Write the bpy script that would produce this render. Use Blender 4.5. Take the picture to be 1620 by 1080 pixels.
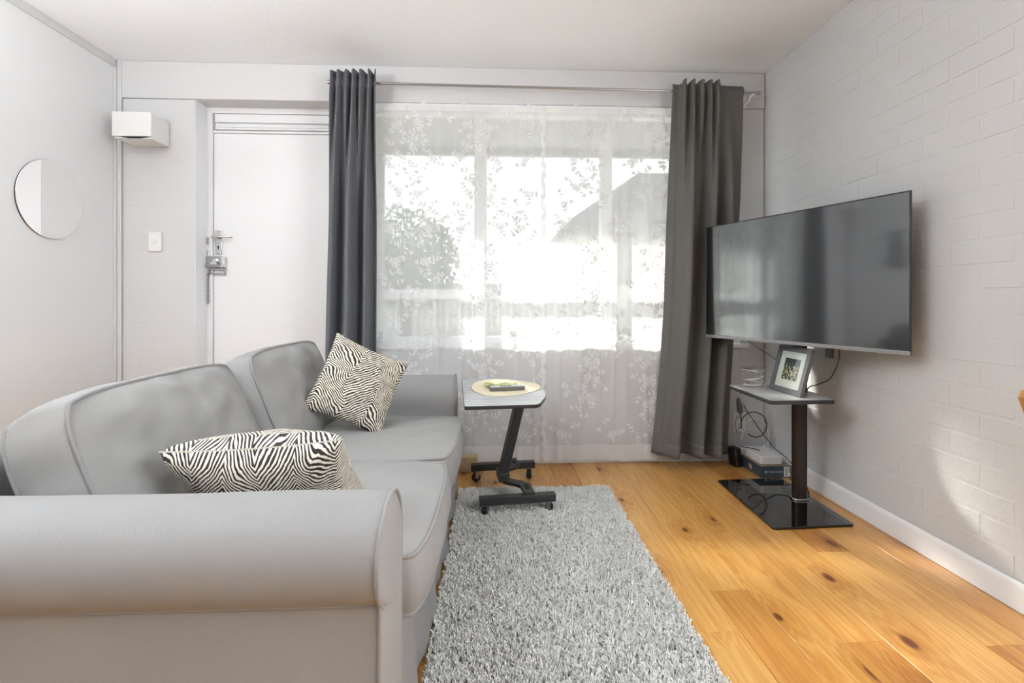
import bpy, bmesh, math, random
import numpy as np
from mathutils import Vector, Matrix, noise

# ------------------------------------------------------------------ reset
for o in list(bpy.data.objects):
    bpy.data.objects.remove(o, do_unlink=True)
scene = bpy.context.scene
COL = scene.collection
R = math.radians
random.seed(7)
rng = np.random.default_rng(7)

# ------------------------------------------------------------------ camera
YAW = R(2.6)
cam_d = bpy.data.cameras.new('camera')
cam = bpy.data.objects.new('camera', cam_d)
COL.objects.link(cam)
cam.location = (0, 0, 1.0)
cam.rotation_euler = (R(90), 0, -YAW)
cam_d.sensor_fit = 'HORIZONTAL'
cam_d.sensor_width = 36.0
cam_d.lens = 815 / 1620 * 36.0
cam_d.shift_x = -10 / 1620
cam_d.shift_y = -65 / 1620
cam_d.clip_start = 0.02
scene.camera = cam

# ------------------------------------------------------------------ world, sun, exposure
world = bpy.data.worlds.new('World')
scene.world = world
world.use_nodes = True
bg = world.node_tree.nodes['Background']
bg.inputs['Color'].default_value = (0.90, 0.955, 1.0, 1)
bg.inputs['Strength'].default_value = 1.6

def add_light(name, kind, loc, energy, color=(1, 1, 1), **kw):
    d = bpy.data.lights.new(name, kind)
    d.energy = energy
    d.color = color
    for k, v in kw.items():
        setattr(d, k, v)
    o = bpy.data.objects.new(name, d)
    o.location = loc
    COL.objects.link(o)
    return o

SUN_DIR = Vector((0.507 * math.cos(R(30)), -0.862 * math.cos(R(30)), -math.sin(R(30))))
sun = add_light('sun', 'SUN', (-3, 8, 6), 11.0, (1.0, 0.95, 0.87), angle=R(4.5))
sun.rotation_euler = SUN_DIR.to_track_quat('-Z', 'Y').to_euler()
# fill light in an added, unseen side window of the right wall
side = add_light('side_fill_light', 'AREA', (1.735, -0.02, 1.5), 47, (0.95, 0.98, 1.0),
                 shape='RECTANGLE', size=1.7, size_y=1.2)
side.rotation_euler = (R(90), 0, R(90))      # shines towards -X
# light portal in the front window: only guides the sampling of the sky
front = add_light('front_window_portal', 'AREA', (0.33, 3.30, 1.45), 1, (1, 1, 1),
                  shape='RECTANGLE', size=2.35, size_y=1.48)
front.rotation_euler = (R(-90), 0, 0)        # faces -Y
front.data.cycles.is_portal = True

scene.view_settings.view_transform = 'Standard'
scene.view_settings.look = 'None'
scene.view_settings.exposure = 0.27
scene.view_settings.gamma = 1.0
scene.view_settings.use_curve_mapping = False

# ------------------------------------------------------------------ materials
def srgb(r, g, b):
    f = lambda c: c / 12.92 if c <= 0.04045 else ((c + 0.055) / 1.055) ** 2.4
    return tuple(f(v / 255) for v in (r, g, b)) + (1,)

class NT:
    """small helper round a node tree"""
    def __init__(self, name):
        self.mat = bpy.data.materials.new(name)
        self.mat.use_nodes = True
        self.t = self.mat.node_tree
        self.bsdf = self.t.nodes['Principled BSDF']
        self.out = self.t.nodes['Material Output']
    def n(self, typ, **kw):
        nd = self.t.nodes.new(typ)
        for k, v in kw.items():
            if k.startswith('i_'):
                nd.inputs[k[2:].replace('_', ' ')].default_value = v
            else:
                setattr(nd, k, v)
        return nd
    def l(self, a, b):
        self.t.links.new(a, b)
    def math(self, op, a, b=None, c=None):
        nd = self.t.nodes.new('ShaderNodeMath')
        nd.operation = op
        for i, v in enumerate((a, b, c)):
            if v is None:
                continue
            if isinstance(v, (int, float)):
                nd.inputs[i].default_value = v
            else:
                self.l(v, nd.inputs[i])
        return nd.outputs[0]
    def ramp(self, fac, stops, interp='LINEAR'):
        nd = self.t.nodes.new('ShaderNodeValToRGB')
        cr = nd.color_ramp
        cr.interpolation = interp
        while len(cr.elements) < len(stops):
            cr.elements.new(0.5)
        for e, (p, c) in zip(cr.elements, stops):
            e.position = p
            e.color = c
        self.l(fac, nd.inputs[0])
        return nd.outputs[0]
    def bump(self, height, strength=0.2, dist=0.01):
        b = self.n('ShaderNodeBump')
        b.inputs['Strength'].default_value = strength
        b.inputs['Distance'].default_value = dist
        self.l(height, b.inputs['Height'])
        self.l(b.outputs[0], self.bsdf.inputs['Normal'])
        return b
    def set(self, color=None, rough=None, metal=None, **kw):
        if color is not None:
            self.bsdf.inputs['Base Color'].default_value = color
        if rough is not None:
            self.bsdf.inputs['Roughness'].default_value = rough
        if metal is not None:
            self.bsdf.inputs['Metallic'].default_value = metal
        for k, v in kw.items():
            self.bsdf.inputs[k].default_value = v
        return self

def pbr(name, color, rough=0.5, metal=0.0, bump=0.0, bscale=200.0, vary=0.0, **kw):
    m = NT(name).set(color, rough, metal, **kw)
    tc = m.n('ShaderNodeTexCoord')
    nz = m.n('ShaderNodeTexNoise')
    nz.inputs['Scale'].default_value = bscale
    nz.inputs['Detail'].default_value = 4
    m.l(tc.outputs['Object'], nz.inputs['Vector'])
    if bump:
        m.bump(nz.outputs['Fac'], bump, 0.002)
    if vary:
        c2 = tuple(max(0, v * (1 - vary)) for v in color[:3]) + (1,)
        m.l(m.ramp(nz.outputs['Fac'], [(0.3, c2), (0.7, color)]), m.bsdf.inputs['Base Color'])
    return m.mat

M = {}
def wall_mat(name, col, scale, strength, dist):
    m = NT(name).set(col, 0.62)
    g = m.n('ShaderNodeNewGeometry')
    n1 = m.n('ShaderNodeTexNoise'); n1.inputs['Scale'].default_value = scale; n1.inputs['Detail'].default_value = 6
    n2 = m.n('ShaderNodeTexNoise'); n2.inputs['Scale'].default_value = scale * 5; n2.inputs['Detail'].default_value = 3
    m.l(g.outputs['Position'], n1.inputs['Vector']); m.l(g.outputs['Position'], n2.inputs['Vector'])
    h = m.math('ADD', n1.outputs['Fac'], m.math('MULTIPLY', n2.outputs['Fac'], 0.35))
    m.bump(h, strength, dist)
    return m.mat
WHITE = srgb(232, 231, 229)
M['wall'] = wall_mat('wall_paint', srgb(211, 211, 212), 14, 0.18, 0.004)
M['wall_smooth'] = wall_mat('plaster_paint_lit', srgb(229, 230, 231), 10, 0.08, 0.003)  # left wall painted lighter to stand in for stronger light on it
M['brickpaint'] = wall_mat('painted_brick', srgb(207, 208, 209), 30, 0.55, 0.004)
M['ceiling'] = wall_mat('ceiling_paint', srgb(243, 246, 249), 60, 0.35, 0.004)
M['rearwall'] = pbr('bounce_cut_grey', srgb(120, 124, 130), 0.7, bump=0.05, bscale=40)  # unseen wall darkened to cut bounced light on the sofa arm
M['trim'] = pbr('gloss_white_paint', srgb(238, 239, 241), 0.32, bump=0.03, bscale=60)
M['door'] = pbr('door_paint', srgb(239, 240, 242), 0.38, bump=0.03, bscale=40)
M['plastic_white'] = pbr('white_plastic', srgb(232, 232, 230), 0.4, bump=0.02)
M['plastic_black'] = pbr('black_plastic', srgb(28, 28, 30), 0.4, bump=0.03)
M['black_metal'] = pbr('black_powder_coat', srgb(48, 48, 49), 0.42, 0.1, bump=0.05, bscale=600)
M['chrome'] = pbr('chrome', srgb(215, 215, 215), 0.16, 1.0, bump=0.01)
M['steel'] = pbr('brushed_steel', srgb(170, 170, 172), 0.3, 1.0, bump=0.03)
M['darkhole'] = pbr('dark_opening', srgb(20, 20, 20), 0.8, bump=0.01)
M['rubber'] = pbr('black_rubber', srgb(24, 24, 24), 0.6, bump=0.03)
M['cord_black'] = pbr('black_cord', srgb(52, 52, 54), 0.5, bump=0.02)
M['cord_white'] = pbr('white_cord', srgb(228, 228, 226), 0.45, bump=0.02)
M['blackglass'] = pbr('black_glass', srgb(14, 13, 13), 0.03, 0.0, **{'Coat Weight': 0.6, 'Coat Roughness': 0.02})
M['bronze'] = pbr('dark_bronze_tube', srgb(62, 56, 54), 0.32, 0.7, bump=0.02)
m = NT('tv_screen_panel').set(srgb(12, 12, 14), 0.25)
gl = m.n('ShaderNodeBsdfGlossy'); gl.inputs['Roughness'].default_value = 0.08; gl.inputs['Color'].default_value = (0.92, 0.97, 1.0, 1)
mx = m.n('ShaderNodeMixShader'); mx.inputs[0].default_value = 0.20
m.l(m.bsdf.outputs[0], mx.inputs[1]); m.l(gl.outputs[0], mx.inputs[2]); m.l(mx.outputs[0], m.out.inputs[0])
M['screen'] = m.mat
M['bezel'] = pbr('tv_bezel', srgb(70, 70, 74), 0.35, 0.6, bump=0.02)
M['bezel_light'] = pbr('tv_chin_grey', srgb(150, 151, 154), 0.35, 0.4, bump=0.02)
M['shelf_top'] = pbr('grey_shelf', srgb(168, 168, 168), 0.4, bump=0.02)
M['mirror'] = NT('mirror_silver').set((0.93, 0.93, 0.93, 1), 0.0, 1.0).mat
M['tan'] = pbr('tan_card', srgb(196, 172, 136), 0.7, bump=0.05, vary=0.08, bscale=30)
M['cardboard'] = pbr('brown_card', srgb(168, 138, 104), 0.75, bump=0.04)
M['bluecard'] = pbr('blue_card', srgb(58, 72, 84), 0.5, bump=0.02)
M['gold'] = pbr('gold_print', srgb(205, 184, 140), 0.4, bump=0.01)
M['print_grey'] = pbr('grey_print', srgb(196, 202, 206), 0.5, bump=0.01)
M['ink'] = pbr('black_ink', srgb(45, 45, 45), 0.6, bump=0.01)
M['paper'] = pbr('label_paper', srgb(226, 224, 218), 0.6, bump=0.02)
M['mat_cream'] = pbr('cream_mat', srgb(229, 218, 190), 0.7, bump=0.05, vary=0.06, bscale=40)
M['green'] = pbr('pale_green', srgb(188, 196, 128), 0.6, bump=0.08, vary=0.35, bscale=60)
M['remote'] = pbr('remote_grey', srgb(104, 98, 90), 0.45, bump=0.03)
M['button'] = pbr('remote_buttons', srgb(205, 205, 202), 0.5, bump=0.02)
M['frame'] = pbr('charcoal_frame', srgb(104, 104, 108), 0.38, 0.2, bump=0.04, bscale=120)
M['matboard'] = pbr('mat_board', srgb(236, 234, 226), 0.7, bump=0.02)
M['wire_white'] = pbr('white_wire', srgb(205, 203, 200), 0.25, 0.6, bump=0.02)
M['wood_chair'] = pbr('chair_plywood', srgb(176, 128, 70), 0.42, bump=0.05, bscale=30, vary=0.25)
M['concrete'] = pbr('concrete', srgb(190, 188, 182), 0.85, bump=0.1, bscale=20, vary=0.15)
M['leaf'] = pbr('leaf_green', srgb(96, 112, 84), 0.7, bump=0.1, vary=0.4, bscale=6)
M['bark'] = pbr('bark', srgb(92, 80, 68), 0.9, bump=0.2, vary=0.3, bscale=12)
M['housewall'] = pbr('render_grey', srgb(150, 150, 150), 0.85, bump=0.05)
M['roofgrey'] = pbr('roof_grey', srgb(98, 98, 102), 0.8, bump=0.1)
M['housewindow'] = pbr('house_window', srgb(60, 66, 74), 0.1, bump=0.01)

# glass pane
m = NT('window_glass')
tr = m.n('ShaderNodeBsdfTransparent'); tr.inputs[0].default_value = (0.96, 0.98, 0.97, 1)
gl = m.n('ShaderNodeBsdfGlossy'); gl.inputs['Roughness'].default_value = 0.02
lw = m.n('ShaderNodeLayerWeight'); lw.inputs['Blend'].default_value = 0.5
fr_ = m.math('ADD', 0.04, m.math('MULTIPLY', m.math('POWER', lw.outputs['Facing'], 5.0), 0.9))
mx = m.n('ShaderNodeMixShader')
m.l(fr_, mx.inputs[0]); m.l(tr.outputs[0], mx.inputs[1]); m.l(gl.outputs[0], mx.inputs[2])
m.l(mx.outputs[0], m.out.inputs[0])
M['glass'] = m.mat
# clear dish glass
m = NT('dish_glass')
tr = m.n('ShaderNodeBsdfTransparent'); tr.inputs[0].default_value = (0.9, 0.9, 0.9, 1)
gl = m.n('ShaderNodeBsdfGlossy'); gl.inputs['Roughness'].default_value = 0.08
mx = m.n('ShaderNodeMixShader'); mx.inputs[0].default_value = 0.35
m.l(tr.outputs[0], mx.inputs[1]); m.l(gl.outputs[0], mx.inputs[2]); m.l(mx.outputs[0], m.out.inputs[0])
M['dish'] = m.mat

# sheer voile and its lace embroidery: part see-through, part translucent white cloth
def sheer_mat(name, opac, weave, front=0.5, alb=0.92):
    m = NT(name)
    tr = m.n('ShaderNodeBsdfTransparent')
    tl = m.n('ShaderNodeBsdfTranslucent'); tl.inputs[0].default_value = (alb, alb, alb, 1)
    df = m.n('ShaderNodeBsdfDiffuse'); df.inputs[0].default_value = (alb, alb, alb, 1)
    a = m.n('ShaderNodeMixShader'); a.inputs[0].default_value = front
    b = m.n('ShaderNodeMixShader')
    m.l(tl.outputs[0], a.inputs[1]); m.l(df.outputs[0], a.inputs[2])
    m.l(tr.outputs[0], b.inputs[1]); m.l(a.outputs[0], b.inputs[2])
    tc = m.n('ShaderNodeTexCoord')
    nz = m.n('ShaderNodeTexNoise'); nz.inputs['Scale'].default_value = 9; nz.inputs['Detail'].default_value = 5
    m.l(tc.outputs['Object'], nz.inputs['Vector'])
    f = m.math('ADD', opac - weave / 2, m.math('MULTIPLY', nz.outputs['Fac'], weave))
    m.l(f, b.inputs[0])
    m.l(b.outputs[0], m.out.inputs[0])
    return m.mat
M['sheer'] = sheer_mat('sheer_voile', 0.60, 0.08)
M['lace'] = sheer_mat('lace_thread', 0.93, 0.06, 0.86, 0.80)
M['sheer_hem'] = sheer_mat('sheer_hem', 0.84, 0.08)

# upholstery twill
def fabric(name, c1, c2, scale, bstr, diag=True, rib=0.28):
    m = NT(name).set(c1, 0.88, **{'Sheen Weight': 0.06 if diag else 0.0, 'Sheen Roughness': 0.5})
    tc = m.n('ShaderNodeTexCoord')
    mp = m.n('ShaderNodeMapping'); mp.inputs['Rotation'].default_value = (R(35), R(40), R(30)) if diag else (0, 0, 0)
    m.l(tc.outputs['Object'], mp.inputs['Vector'])
    w = m.n('ShaderNodeTexWave'); w.inputs['Scale'].default_value = scale; w.inputs['Distortion'].default_value = 0.6
    w.inputs['Detail'].default_value = 1
    m.l(mp.outputs[0], w.inputs['Vector'])
    nz = m.n('ShaderNodeTexNoise'); nz.inputs['Scale'].default_value = 900; nz.inputs['Detail'].default_value = 2
    m.l(tc.outputs['Object'], nz.inputs['Vector'])
    n2 = m.n('ShaderNodeTexNoise'); n2.inputs['Scale'].default_value = 5; n2.inputs['Detail'].default_value = 4
    m.l(tc.outputs['Object'], n2.inputs['Vector'])
    f = m.math('ADD', m.math('MULTIPLY', w.outputs['Fac'], rib), m.math('MULTIPLY', nz.outputs['Fac'], 0.83 - rib))
    f = m.math('ADD', f, m.math('MULTIPLY', n2.outputs['Fac'], 0.25))
    m.l(m.ramp(f, [(0.2, c2), (0.85, c1)]), m.bsdf.inputs['Base Color'])
    m.bump(f, bstr, 0.0015)
    return m.mat
M['sofa'] = fabric('sofa_twill', srgb(147, 146, 146), srgb(121, 120, 120), 125, 0.3)
M['sofa_plain'] = fabric('sofa_cushion_cloth', srgb(153, 152, 151), srgb(127, 126, 125), 125, 0.3, True, 0.03)
M['piping'] = fabric('sofa_piping', srgb(148, 146, 146), srgb(122, 120, 120), 160, 0.4)
M['curtain_l'] = fabric('curtain_charcoal', srgb(112, 114, 119), srgb(92, 94, 98), 160, 0.2, False)
M['curtain_r'] = fabric('curtain_charcoal_warm', srgb(108, 106, 103), srgb(90, 88, 85), 160, 0.2, False)

# zebra weave, on the UV of the pillow (metres)
m = NT('zebra_weave').set(rough=0.9)
tc = m.n('ShaderNodeTexCoord')
sp = m.n('ShaderNodeSeparateXYZ'); m.l(tc.outputs['UV'], sp.inputs[0])
nz = m.n('ShaderNodeTexNoise'); nz.inputs['Scale'].default_value = 7; nz.inputs['Detail'].default_value = 2
m.l(tc.outputs['UV'], nz.inputs['Vector'])
nf = m.n('ShaderNodeTexNoise'); nf.inputs['Scale'].default_value = 38; nf.inputs['Detail'].default_value = 3
m.l(tc.outputs['UV'], nf.inputs['Vector'])
tri = m.math('PINGPONG', m.math('ADD', sp.outputs[0], m.math('MULTIPLY', nz.outputs['Fac'], 0.10)), 0.085)
ph = m.math('ADD', sp.outputs[1], m.math('MULTIPLY', tri, 0.9))
ph = m.math('ADD', ph, m.math('MULTIPLY', nz.outputs['Fac'], 0.05))
ph = m.math('ADD', ph, m.math('MULTIPLY', nf.outputs['Fac'], 0.014))
st = m.math('SINE', m.math('MULTIPLY', ph, 2 * math.pi / 0.0098))
n3 = m.n('ShaderNodeTexNoise'); n3.inputs['Scale'].default_value = 55; n3.inputs['Detail'].default_value = 1
m.l(tc.outputs['UV'], n3.inputs['Vector'])
st = m.math('ADD', st, m.math('MULTIPLY', m.math('SUBTRACT', n3.outputs['Fac'], 0.5), 1.5))
f = m.math('ADD', m.math('MULTIPLY', st, 0.25), 0.5)
m.l(m.ramp(f, [(0.46, srgb(44, 40, 38)), (0.54, srgb(226, 218, 204))]), m.bsdf.inputs['Base Color'])
m.bump(f, 0.4, 0.002)
M['zebra'] = m.mat

# pine boards
m = NT('pine_board').set(rough=0.30, **{'Coat Weight': 0.25, 'Coat Roughness': 0.18})
g = m.n('ShaderNodeNewGeometry')
oi = m.n('ShaderNodeObjectInfo')
off = m.n('ShaderNodeCombineXYZ')
m.l(m.math('MULTIPLY', oi.outputs['Random'], 7.3), off.inputs[0])
m.l(m.math('MULTIPLY', oi.outputs['Random'], 31.7), off.inputs[1])
va = m.n('ShaderNodeVectorMath'); va.operation = 'ADD'
m.l(g.outputs['Position'], va.inputs[0]); m.l(off.outputs[0], va.inputs[1])
# knots
mpk = m.n('ShaderNodeMapping'); mpk.inputs['Scale'].default_value = (5.5, 2.6, 0.0)
m.l(va.outputs[0], mpk.inputs[0])
vk = m.n('ShaderNodeTexVoronoi', voronoi_dimensions='2D'); vk.inputs['Scale'].default_value = 1.0; vk.inputs['Randomness'].default_value = 1.0
m.l(mpk.outputs[0], vk.inputs['Vector'])
sel = m.n('ShaderNodeSeparateColor'); m.l(vk.outputs['Color'], sel.inputs[0])
gate = m.math('GREATER_THAN', sel.outputs[0], 0.50)
ksize = m.math('ADD', 0.03, m.math('MULTIPLY', sel.outputs[1], 0.09))
kn = m.math('SUBTRACT', 1.0, m.math('DIVIDE', vk.outputs['Distance'], ksize))
kn = m.math('MULTIPLY', m.math('MAXIMUM', kn, 0.0), gate)
halo = m.math('MULTIPLY', m.math('MAXIMUM', m.math('SUBTRACT', 1.0, m.math('DIVIDE', vk.outputs['Distance'], 0.42)), 0.0), gate)
# grain, pushed sideways round the knots
mpg = m.n('ShaderNodeMapping'); mpg.inputs['Scale'].default_value = (26, 1.1, 1.0)
m.l(va.outputs[0], mpg.inputs[0])
ng = m.n('ShaderNodeTexNoise'); ng.inputs['Scale'].default_value = 1.0; ng.inputs['Detail'].default_value = 5
ng.inputs['Distortion'].default_value = 0.4
m.l(mpg.outputs[0], ng.inputs['Vector'])
mpf = m.n('ShaderNodeMapping'); mpf.inputs['Scale'].default_value = (150, 4, 1.0)
m.l(va.outputs[0], mpf.inputs[0])
nfine = m.n('ShaderNodeTexNoise'); nfine.inputs['Scale'].default_value = 1.0; nfine.inputs['Detail'].default_value = 3
m.l(mpf.outputs[0], nfine.inputs['Vector'])
rings = m.math('SINE', m.math('ADD', m.math('MULTIPLY', ng.outputs['Fac'], 34.0), m.math('MULTIPLY', halo, 16.0)))
gr = m.math('ADD', m.math('MULTIPLY', rings, 0.075), 0.5)
gr = m.math('ADD', gr, m.math('MULTIPLY', m.math('SUBTRACT', nfine.outputs['Fac'], 0.5), 0.45))
gr = m.math('ADD', gr, m.math('MULTIPLY', m.math('SUBTRACT', oi.outputs['Random'], 0.5), 0.32))
gr = m.math('SUBTRACT', gr, m.math('MULTIPLY', halo, 0.22))
base = m.ramp(gr, [(0.15, srgb(166, 106, 44)), (0.45, srgb(198, 142, 72)), (0.62, srgb(212, 161, 90)), (0.9, srgb(226, 184, 120))])
mixk = m.n('ShaderNodeMixRGB'); mixk.inputs[2].default_value = srgb(112, 62, 30)
kf = m.n('ShaderNodeMapRange'); kf.inputs[1].default_value = 0.0; kf.inputs[2].default_value = 0.5
m.l(kn, kf.inputs[0])
m.l(kf.outputs[0], mixk.inputs[0]); m.l(base, mixk.inputs[1])
m.l(mixk.outputs[0], m.bsdf.inputs['Base Color'])
m.bump(gr, 0.06, 0.001)
M['pine'] = m.mat

# rug pile
m = NT('rug_yarn').set(rough=0.95)
g = m.n('ShaderNodeNewGeometry')
nz = m.n('ShaderNodeTexNoise'); nz.inputs['Scale'].default_value = 8; nz.inputs['Detail'].default_value = 4
m.l(g.outputs['Position'], nz.inputs['Vector'])
n2 = m.n('ShaderNodeTexNoise'); n2.inputs['Scale'].default_value = 160; n2.inputs['Detail'].default_value = 1
m.l(g.outputs['Position'], n2.inputs['Vector'])
f = m.math('ADD', m.math('MULTIPLY', nz.outputs['Fac'], 0.4), m.math('MULTIPLY', n2.outputs['Fac'], 0.6))
m.l(m.ramp(f, [(0.3, srgb(222, 221, 218)), (0.7, srgb(250, 249, 245))]), m.bsdf.inputs['Base Color'])
M['yarn'] = m.mat
M['rugback'] = pbr('rug_backing', srgb(140, 140, 138), 0.95, bump=0.2, bscale=80)

# grey-blue wood-look table top
m = NT('table_laminate').set(rough=0.26)
tc = m.n('ShaderNodeTexCoord')
mp = m.n('ShaderNodeMapping'); mp.inputs['Scale'].default_value = (6, 70, 1)
m.l(tc.outputs['Object'], mp.inputs[0])
nz = m.n('ShaderNodeTexNoise'); nz.inputs['Scale'].default_value = 1; nz.inputs['Detail'].default_value = 4
m.l(mp.outputs[0], nz.inputs['Vector'])
m.l(m.ramp(nz.outputs['Fac'], [(0.3, srgb(150, 152, 156)), (0.7, srgb(182, 184, 187))]), m.bsdf.inputs['Base Color'])
M['laminate'] = m.mat

# framed print: night skyline, generic blocks of light on a dark sky
m = NT('city_print').set(rough=0.25)
tc = m.n('ShaderNodeTexCoord')
sp = m.n('ShaderNodeSeparateXYZ'); m.l(tc.outputs['UV'], sp.inputs[0])
br = m.n('ShaderNodeTexVoronoi'); br.distance = 'CHEBYCHEV'; br.inputs['Scale'].default_value = 13
m.l(tc.outputs['UV'], br.inputs['Vector'])
hs = m.n('ShaderNodeSeparateColor'); m.l(br.outputs['Color'], hs.inputs[0])
colr = m.ramp(hs.outputs[0], [(0.0, srgb(30, 40, 48)), (0.3, srgb(70, 92, 96)), (0.55, srgb(46, 54, 62)), (0.75, srgb(200, 176, 110)), (1.0, srgb(226, 214, 180))])
sky = m.n('ShaderNodeMixRGB'); sky.inputs[1].default_value = srgb(52, 58, 68)
msk = m.n('ShaderNodeMapRange'); msk.inputs[1].default_value = 0.78; msk.inputs[2].default_value = 0.55
nh = m.n('ShaderNodeTexNoise'); nh.inputs['Scale'].default_value = 9
m.l(tc.outputs['UV'], nh.inputs['Vector'])
m.l(m.math('ADD', sp.outputs[1], m.math('MULTIPLY', m.math('SUBTRACT', nh.outputs['Fac'], 0.5), 0.6)), msk.inputs[0])
m.l(msk.outputs[0], sky.inputs[0]); m.l(colr, sky.inputs[2])
m.l(sky.outputs[0], m.bsdf.inputs['Base Color'])
M['print'] = m.mat

# ------------------------------------------------------------------ mesh helpers
def thing(name, label, cat, loc=(0, 0, 0), group=None):
    o = bpy.data.objects.new(name, None)
    o.empty_display_size = 0.05
    o.location = loc
    COL.objects.link(o)
    tag(o, label, cat, group)
    return o

def tag(o, label, cat, group=None):
    o['label'] = label
    if cat:
        o['category'] = cat
    if group:
        o['group'] = group
    return o

def root_loc(p):
    v = Vector((0, 0, 0))
    while p is not None:
        v += Vector(p.location)
        p = p.parent
    return v

class MB:
    def __init__(self):
        self.v = []; self.f = []; self.uv = {}
    def add(self, vs, fs):
        b = len(self.v)
        self.v += [tuple(p) for p in vs]
        self.f += [tuple(i + b for i in f) for f in fs]
        return b
    def box(self, x0, x1, y0, y1, z0, z1, mat=None):
        vs = [Vector((x, y, z)) for z in (z0, z1) for y in (y0, y1) for x in (x0, x1)]
        if mat is not None:
            vs = [mat @ p for p in vs]
        self.add(vs, [(0, 2, 3, 1), (4, 5, 7, 6), (0, 1, 5, 4), (2, 6, 7, 3), (0, 4, 6, 2), (1, 3, 7, 5)])
        return self
    def prism(self, outline, z0, z1, mat=None):
        n = len(outline)
        vs = [Vector((x, y, z0)) for x, y in outline] + [Vector((x, y, z1)) for x, y in outline]
        if mat is not None:
            vs = [mat @ p for p in vs]
        self.add(vs, [tuple(reversed(range(n))), tuple(range(n, 2 * n))] +
                 [(i, (i + 1) % n, n + (i + 1) % n, n + i) for i in range(n)])
        return self
    def tube(self, pts, r, n=8, closed=False, cap=True):
        pts = [Vector(p) for p in pts]
        k = len(pts)
        rs = r if hasattr(r, '__len__') else [r] * k
        rings = []
        up = None
        for i, p in enumerate(pts):
            a = pts[(i - 1) % k] if (closed or i > 0) else p
            b = pts[(i + 1) % k] if (closed or i < k - 1) else p
            t = (b - a)
            t = t.normalized() if t.length > 1e-9 else Vector((0, 0, 1))
            if up is None:
                up = t.orthogonal().normalized()
            up = (up - t * up.dot(t))
            up = up.normalized() if up.length > 1e-6 else t.orthogonal().normalized()
            w = t.cross(up)
            rings.append([p + (up * math.cos(2 * math.pi * j / n) + w * math.sin(2 * math.pi * j / n)) * rs[i] for j in range(n)])
        vs = [q for ring in rings for q in ring]
        fs = []
        m = k if closed else k - 1
        for i in range(m):
            i2 = (i + 1) % k
            for j in range(n):
                j2 = (j + 1) % n
                fs.append((i * n + j, i * n + j2, i2 * n + j2, i2 * n + j))
        if cap and not closed:
            fs.append(tuple(reversed(range(n))))
            fs.append(tuple((k - 1) * n + j for j in range(n)))
        self.add(vs, fs)
        return self
    def cyl(self, p0, p1, r, n=20):
        return self.tube([p0, p1], r, n)
    def lathe(self, prof, c=(0, 0, 0), n=32, mat=None, closed=False):
        vs = []
        for rr, z in prof:
            for j in range(n):
                a = 2 * math.pi * j / n
                p = Vector((rr * math.cos(a), rr * math.sin(a), z))
                p = mat @ p if mat is not None else p + Vector(c)
                vs.append(p)
        fs = []
        k = len(prof)
        for i in range(k if closed else k - 1):
            i2 = (i + 1) % k
            for j in range(n):
                fs.append((i * n + j, i * n + (j + 1) % n, i2 * n + (j + 1) % n, i2 * n + j))
        if not closed:
            if prof[0][0] > 1e-6:
                fs.append(tuple(reversed(range(n))))
            if prof[-1][0] > 1e-6:
                fs.append(tuple((k - 1) * n + j for j in range(n)))
        self.add(vs, fs)
        return self
    def grid(self, fn, nu, nv):
        """fn(i/nu, j/nv) -> point"""
        vs = [fn(i / nu, j / nv) for j in range(nv + 1) for i in range(nu + 1)]
        w = nu + 1
        fs = [(j * w + i, j * w + i + 1, (j + 1) * w + i + 1, (j + 1) * w + i) for j in range(nv) for i in range(nu)]
        self.add(vs, fs)
        return self
    def build(self, name, mat, parent=None, smooth=None, bevel=0.0, seg=2, uv=None, solid=0.0, fixn=True, base=None):
        """base: origin for a parentless thing made of one mesh"""
        off = root_loc(parent) if parent is not None else (Vector(base) if base is not None else Vector((0, 0, 0)))
        me = bpy.data.meshes.new(name)
        me.from_pydata([tuple(Vector(p) - off) for p in self.v], [], self.f)
        if fixn:
            bm = bmesh.new(); bm.from_mesh(me)
            bmesh.ops.recalc_face_normals(bm, faces=bm.faces)
            bm.to_mesh(me); bm.free()
        me.materials.append(M[mat] if isinstance(mat, str) else mat)
        if uv is not None:
            lay = me.uv_layers.new(name='UVMap')
            for lp in me.loops:
                lay.data[lp.index].uv = uv[lp.vertex_index]
        if smooth is not None:
            me.polygons.foreach_set('use_smooth', [True] * len(me.polygons))
            if smooth < 179:
                me.set_sharp_from_angle(angle=R(smooth))
        me.update()
        o = bpy.data.objects.new(name, me)
        COL.objects.link(o)
        if parent is not None:
            o.parent = parent
        else:
            o.location = off
        if bevel:
            b = o.modifiers.new('bevel', 'BEVEL')
            b.width = bevel; b.segments = seg; b.limit_method = 'ANGLE'; b.angle_limit = R(35)
            me.polygons.foreach_set('use_smooth', [True] * len(me.polygons))
            me.set_sharp_from_angle(angle=R(30 if smooth is None else smooth))
            b.harden_normals = False
        if solid:
            s = o.modifiers.new('solid', 'SOLIDIFY')
            s.thickness = solid; s.offset = 0
        return o

def struct(o):
    o['kind'] = 'structure'
    return o

def catmull(pts, per=10):
    pts = [Vector(p) for p in pts]
    out = []
    for i in range(len(pts) - 1):
        p0 = pts[max(i - 1, 0)]; p1 = pts[i]; p2 = pts[i + 1]; p3 = pts[min(i + 2, len(pts) - 1)]
        for k in range(per):
            t = k / per
            out.append(0.5 * ((2 * p1) + (p2 - p0) * t + (2 * p0 - 5 * p1 + 4 * p2 - p3) * t * t + (3 * p1 - p0 - 3 * p2 + p3) * t ** 3))
    out.append(pts[-1])
    return out

def sm(a, b, t):
    t = min(1, max(0, (t - a) / (b - a)))
    return t * t * (3 - 2 * t)

def lerp(a, b, t):
    return a + (b - a) * t

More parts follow.
